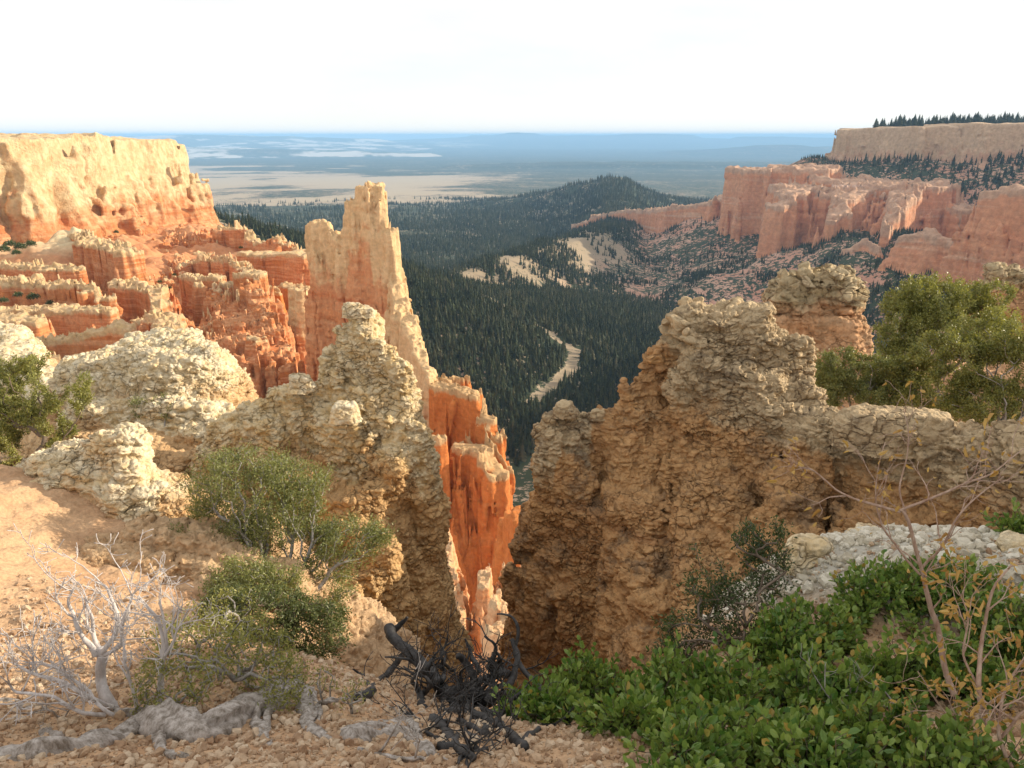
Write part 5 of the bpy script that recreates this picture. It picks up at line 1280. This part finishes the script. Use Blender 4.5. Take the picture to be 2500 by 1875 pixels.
front = np.array([(-200, 560), (480, 500), (600, 560), (760, 640), (850, 600), (880, 640), (905, 760), (960, 870), (1060, 920), (1180, 960), (1230, 1060), (1260, 1110), (1300, 1060), (1450, 1020), (1530, 980), (1640, 820), (1700, 760), (1870, 770), (1930, 900), (2000, 950), (2120, 860), (2200, 760), (2300, 720), (2500, 700), (2700, 700)], float)
def project(P):
    x, y, z = P[:, 0], P[:, 1], P[:, 2] - CAMZ
    f = y * cp - z * sp; v = y * sp + z * cp
    return 1250 + FPX * x / f, 937.5 - FPX * v / f
def place_trees():
    rg = np.random.default_rng(77)
    out = []
    def batch(n, r0, r1, a0, a1, hmin, hmax, thr, p=2.):
        r = (r0 ** p + (r1 ** p - r0 ** p) * rg.random(n)) ** (1 / p); a = rg.uniform(a0, a1, n)
        x, y = r * np.sin(a), r * np.cos(a)
        z = terrain_h(x, y)
        e = 3.
        sl = np.hypot(terrain_h(x + e, y) - z, terrain_h(x, y + e) - z) / e
        cl = fbm(x, y, 0 * x, 38, 4, .6, off=70); c2 = fbm(x, y, 0 * x, 150, 3, .5, off=71)
        tal, _ = ridge_field(TALUS, [(0, 0), (60, 30), (130, 52), (300, 90), (600, 130)], x, y)
        h4, _ = ridge_field(BENCH2, [(0, 0), (60, 28), (160, 95), (300, 160)], x, y)
        pink = np.maximum(sstep(-55, 25, tal - z), sstep(-60, 10, h4 - z))
        sp_, _ = ridge_field(SPUR[:1], [(0, 0), (1, 1)], x, y)
        ds = np.full(n, 1e9); P = np.array(SPUR[0])[:4]
        for p_, q in zip(P[:-1], P[1:]):
            dx, dy = q[0] - p_[0], q[1] - p_[1]; t = np.clip(((x - p_[0]) * dx + (y - p_[1]) * dy) / (dx * dx + dy * dy), 0, 1)
            ds = np.minimum(ds, np.hypot(x - p_[0] - t * dx, y - p_[1] - t * dy))
        dens = 1.0 - .8 * pink - .75 * (1 - sstep(40, 110, ds)) + 1.5 * cl + .7 * c2 - .25 * sstep(.8, 1.4, sl) + thr - .5 * (1 - sstep(-.16, -.02, x / y)) * sstep(1300, 1900, r) - .7 * sstep(2500, 3300, r) - .3 * sstep(700, 1500, r) * cl
        k = rg.random(n) < dens
        h = rg.uniform(hmin, hmax, n) * (1 - .35 * pink) * (.8 + .4 * rg.random(n))
        P = np.stack([x, y, z - .2, h], 1)[k]
        px, py = project(P)
        lim = np.interp(px, front[:, 0], front[:, 1]) + 40
        v = (py < lim) & (px > -60) & (px < 2580)
        wd = np.full(len(P), 1e9); WP = WASH
        for p_, q in zip(WP[:-1], WP[1:]):
            dx, dy = q[0] - p_[0], q[1] - p_[1]; t = np.clip(((P[:, 0] - p_[0]) * dx + (P[:, 1] - p_[1]) * dy) / (dx * dx + dy * dy), 0, 1)
            wd = np.minimum(wd, np.hypot(P[:, 0] - p_[0] - t * dx, P[:, 1] - p_[1] - t * dy))
        v &= wd > 6
        out.append(P[v])
    batch(70000, 380, 1150, R(-22), R(34), 4, 10.5, 0.0)
    batch(52000, 1150, 2100, R(-24), R(36), 4.5, 11, -.05)
    batch(26000, 2100, 3300, R(-26), R(20), 9, 14, -.15)
    return np.concatenate(out)
TR = place_trees()
# forest on the ledge below the rim cliff, and pines on the rim itself
rg = np.random.default_rng(78)
L1 = []
for px, py, sx, sy, n, h0, h1 in [(2130, 390, 40, 14, 26, 9, 15), (2210, 385, 45, 16, 26, 10, 16), (2080, 400, 25, 8, 12, 8, 12), (2300, 400, 40, 14, 14, 8, 13), (2450, 390, 45, 22, 60, 10, 16), (2380, 440, 40, 25, 46, 8, 14), (2340, 500, 30, 25, 30, 7, 12), (2250, 470, 60, 30, 34, 6, 11)]:
    for _ in range(n):
        qx, qy = px + rg.normal(0, sx), py + rg.normal(0, sy)
        if qx > 2540: continue
        g = hit(terrain_h, qx, qy, 780, 1700, 200)
        L1.append((g[0], g[1], g[2] - .3, rg.uniform(h0, h1)))
RIM = []
for _ in range(110):
    qx = 2500 - 390 * rg.random() ** .9 + 20; dd = 1440 + rg.uniform(-18, 60)
    p = W(qx, 312, dd)
    RIM.append((p[0], dd, 13.5 + rg.normal(0, 1.0) + (qx - 2120) * .006, rg.uniform(13, 27) * (.55 + .45 * min(1, (qx - 2100) / 150))))
TR = np.concatenate([TR, np.array(L1)]); RIM = np.array(RIM)
px, py = project(TR)
size = TR[:, 3] / TR[:, 1]
vis = (py < np.interp(px, front[:, 0], front[:, 1]) - 10) & (px > 860) & (px < 2495)
order = np.argsort(-size * vis)
ind, rest = order[:188], order[188:]
meshes = []
for k, (cv, cf) in enumerate(near_c):
    meshes.append((mesh_np('crown', cv, cf, M['conifer'], smooth=False), mesh_np('trunk', tv, tf_, M['trunk'])))
def put_tree(p, k, label, group, name='conifer', wide=1.):
    r = bpy.data.objects.new(name, None); C.objects.link(r)
    r.location = p[:3]; r.rotation_euler = (0, 0, (k * 2.4) % 6.28); s = p[3]
    w = (1.0 + .25 * math.sin(k * 1.7)) * wide
    r.scale = (s * w, s * w, s)
    tag(r, label, 'tree', group)
    for nm, me in zip(('crown', 'trunk'), meshes[k % 4]):
        o = bpy.data.objects.new(nm, me); C.objects.link(o); o.parent = r
for k, i in enumerate(ind):
    x_, y_ = px[i], py[i]
    if x_ > 2000 and y_ < 560: put_tree(TR[i], k, 'dark fir on the slope just below the pale rim cliff', 'firs on the slope below the rim cliff')
    elif x_ > 1560: put_tree(TR[i], k, 'dark conifer on the pink talus under the long right hand cliff', 'conifers on the pink talus')
    else: put_tree(TR[i], k, 'dark conifer in the shaded forest on the valley floor', 'conifers on the valley floor')
RIM = RIM[np.argsort(RIM[:, 0] / RIM[:, 1])]
tall = int(np.argmax(RIM[:, 3] / RIM[:, 1]))
for k, p in enumerate(RIM):
    lab = 'pine standing among others on the flat rim above the pale cliff at the top right'
    if k < 3: lab = ['first small pine at the left tip of the row on the rim cliff', 'second small pine from the left tip of the row on the rim cliff', 'third small pine from the left tip of the row on the rim cliff'][k]
    elif k == tall: lab = 'tallest looking pine of the row on the flat rim at the top right'
    put_tree(p, k, lab, 'pines on the canyon rim', 'pine', 1.7)
back = []
for _ in range(420):
    qx = 2560 - 420 * rg.random(); dd = 1470 + rg.uniform(0, 120)
    p = W(qx, 312, dd); back.append((p[0], dd, 12 + (qx - 2120) * .006, rg.uniform(14, 23) * (.35 + .65 * min(1, max(0, qx - 2110) / 200))))
T2 = np.concatenate([TR[rest], np.array(back)])
n = len(T2)
S = T2[:, 3:4] * np.array([[1., 1., 1.]]) * rg.uniform(.8, 1.25, (n, 1)) ** np.array([[1, 1, 0]])
S *= np.array([[1.15, 1.15, 1.0]])
a = rg.uniform(0, 2 * np.pi, n); z0 = np.zeros(n); o1 = np.ones(n)
Rm = np.stack([np.cos(a), -np.sin(a), z0, np.sin(a), np.cos(a), z0, z0, z0, o1], 1).reshape(n, 3, 3)
V, F = scatter(far_c, T2[:, :3], S, Rm)
tn = np.clip(rg.normal(0, .3, n) + .5 * fbm(T2[:, 0], T2[:, 1], 0 * T2[:, 0], 60, 3, .5, off=90), -.75, .8)
tn = np.where(rg.random(n) < .03, .95, tn)
tone = np.concatenate([np.repeat(tn[k::len(far_c)], len(far_c[k][0])) for k in range(len(far_c))])
print('TREES', n, len(F))
tag(link('forest', mesh_np('forest', V, F, M['conifer'], {'tone': tone}, smooth=False)), kind='stuff')

# bushes dotted over the left-hand slopes
def bush_mesh(seed):
    rg = np.random.default_rng(seed)
    v = rg.normal(size=(420, 3)); v /= np.linalg.norm(v, axis=1, keepdims=True); v[:, 2] = np.abs(v[:, 2])
    v *= rg.uniform(.45, 1, (420, 1)) * (1 + .25 * rg.normal(size=(420, 1)) * 0 + .3 * fbm(v[:, 0], v[:, 1], v[:, 2], .5, 2, off=seed)[:, None])
    return leaf_mesh(v, rg.normal(size=v.shape) + v, .3, .2, rg, kind='narrow')
bm = [mesh_np('foliage', *bush_mesh(s), LM['dark'], smooth=False) for s in range(3)]
tb = Tubes(); tb.add(np.array([(0, 0, -.1), (0.05, 0, .3), (0, .05, .6)]), np.array([.07, .05, .02]), 5)
tb.add(np.array([(0, 0, 0), (.2, .1, .3), (.35, .2, .6)]), np.array([.04, .03, .01]), 4); tb.add(np.array([(0, 0, 0), (-.2, .1, .3), (-.3, -.2, .55)]), np.array([.04, .03, .01]), 4)
bt = tb.mesh('stem', BK['brown'])
for k, (qx, qy, s) in enumerate([(25, 600, 4.5), (50, 606, 4), (75, 598, 3.6), (10, 612, 4), (66, 566, 3.2), (284, 568, 2.6), (45, 722, 2.6), (82, 728, 3.2), (122, 742, 2.2), (8, 736, 2.6), (588, 606, 2), (390, 690, 1.8), (425, 672, 1.6), (415, 705, 1.6), (356, 738, 2.2), (95, 560, 3), (40, 620, 3)]):
    g = hit(tf, qx, qy, 130, 420)
    r = bpy.data.objects.new('bush', None); C.objects.link(r); r.location = g; r.scale = (s * .5, s * .5, s * .42); r.rotation_euler = (0, 0, k * 1.3)
    lab = ('largest dark bush of the cluster at the left edge below the pale butte' if k == 0 else 'small dark bush in the cluster at the left edge below the pale butte' if (qx < 100 and qy < 640) else
           'small dark bush on the ledge between the cream topped ledge and the dark orange ledge' if qx < 130 else {588: 'lone bush on the flat top of the red wall beside the spire', 284: 'lone green bush just under the orange ribs of the butte', 356: 'lone bush on the saddle above the rounded mound'}.get(qx, 'tiny dark bush scattered in the sandy bowl under the ribs'))
    tag(r, lab, 'bush', 'bushes on the left hand slopes')
    for nm, me in (('foliage', bm[k % 3]), ('stem', bt)):
        o = bpy.data.objects.new(nm, me); C.objects.link(o); o.parent = r
# ------------------------------------------------------------------ haze: one closed box of pale air
HX, HY0, HY1, HZ0, HZ1 = 95000, -3000, 95000, -560, 62
v = np.array([(x, y, z) for x in (-HX, HX) for y in (HY0, HY1) for z in (HZ0, HZ1)], float)
f = np.array([(0, 1, 3, 2), (4, 6, 7, 5), (0, 4, 5, 1), (2, 3, 7, 6), (0, 2, 6, 4), (1, 5, 7, 3)])
hm = bpy.data.materials.new('haze_air'); hm.use_nodes = True
hn = hm.node_tree.nodes; hn.clear()
ho = hn.new('ShaderNodeOutputMaterial'); hv = hn.new('ShaderNodeVolumePrincipled')
hv.inputs['Color'].default_value = (.36, .64, 1.0, 1)
hv.inputs['Density'].default_value = 6.5e-5
hv.inputs['Anisotropy'].default_value = 0.0
hm.node_tree.links.new(hv.outputs[0], ho.inputs['Volume'])
hm.cycles.homogeneous_volume = True
tag(link('haze', mesh_np('haze', v, f, hm, smooth=False)), kind='stuff')
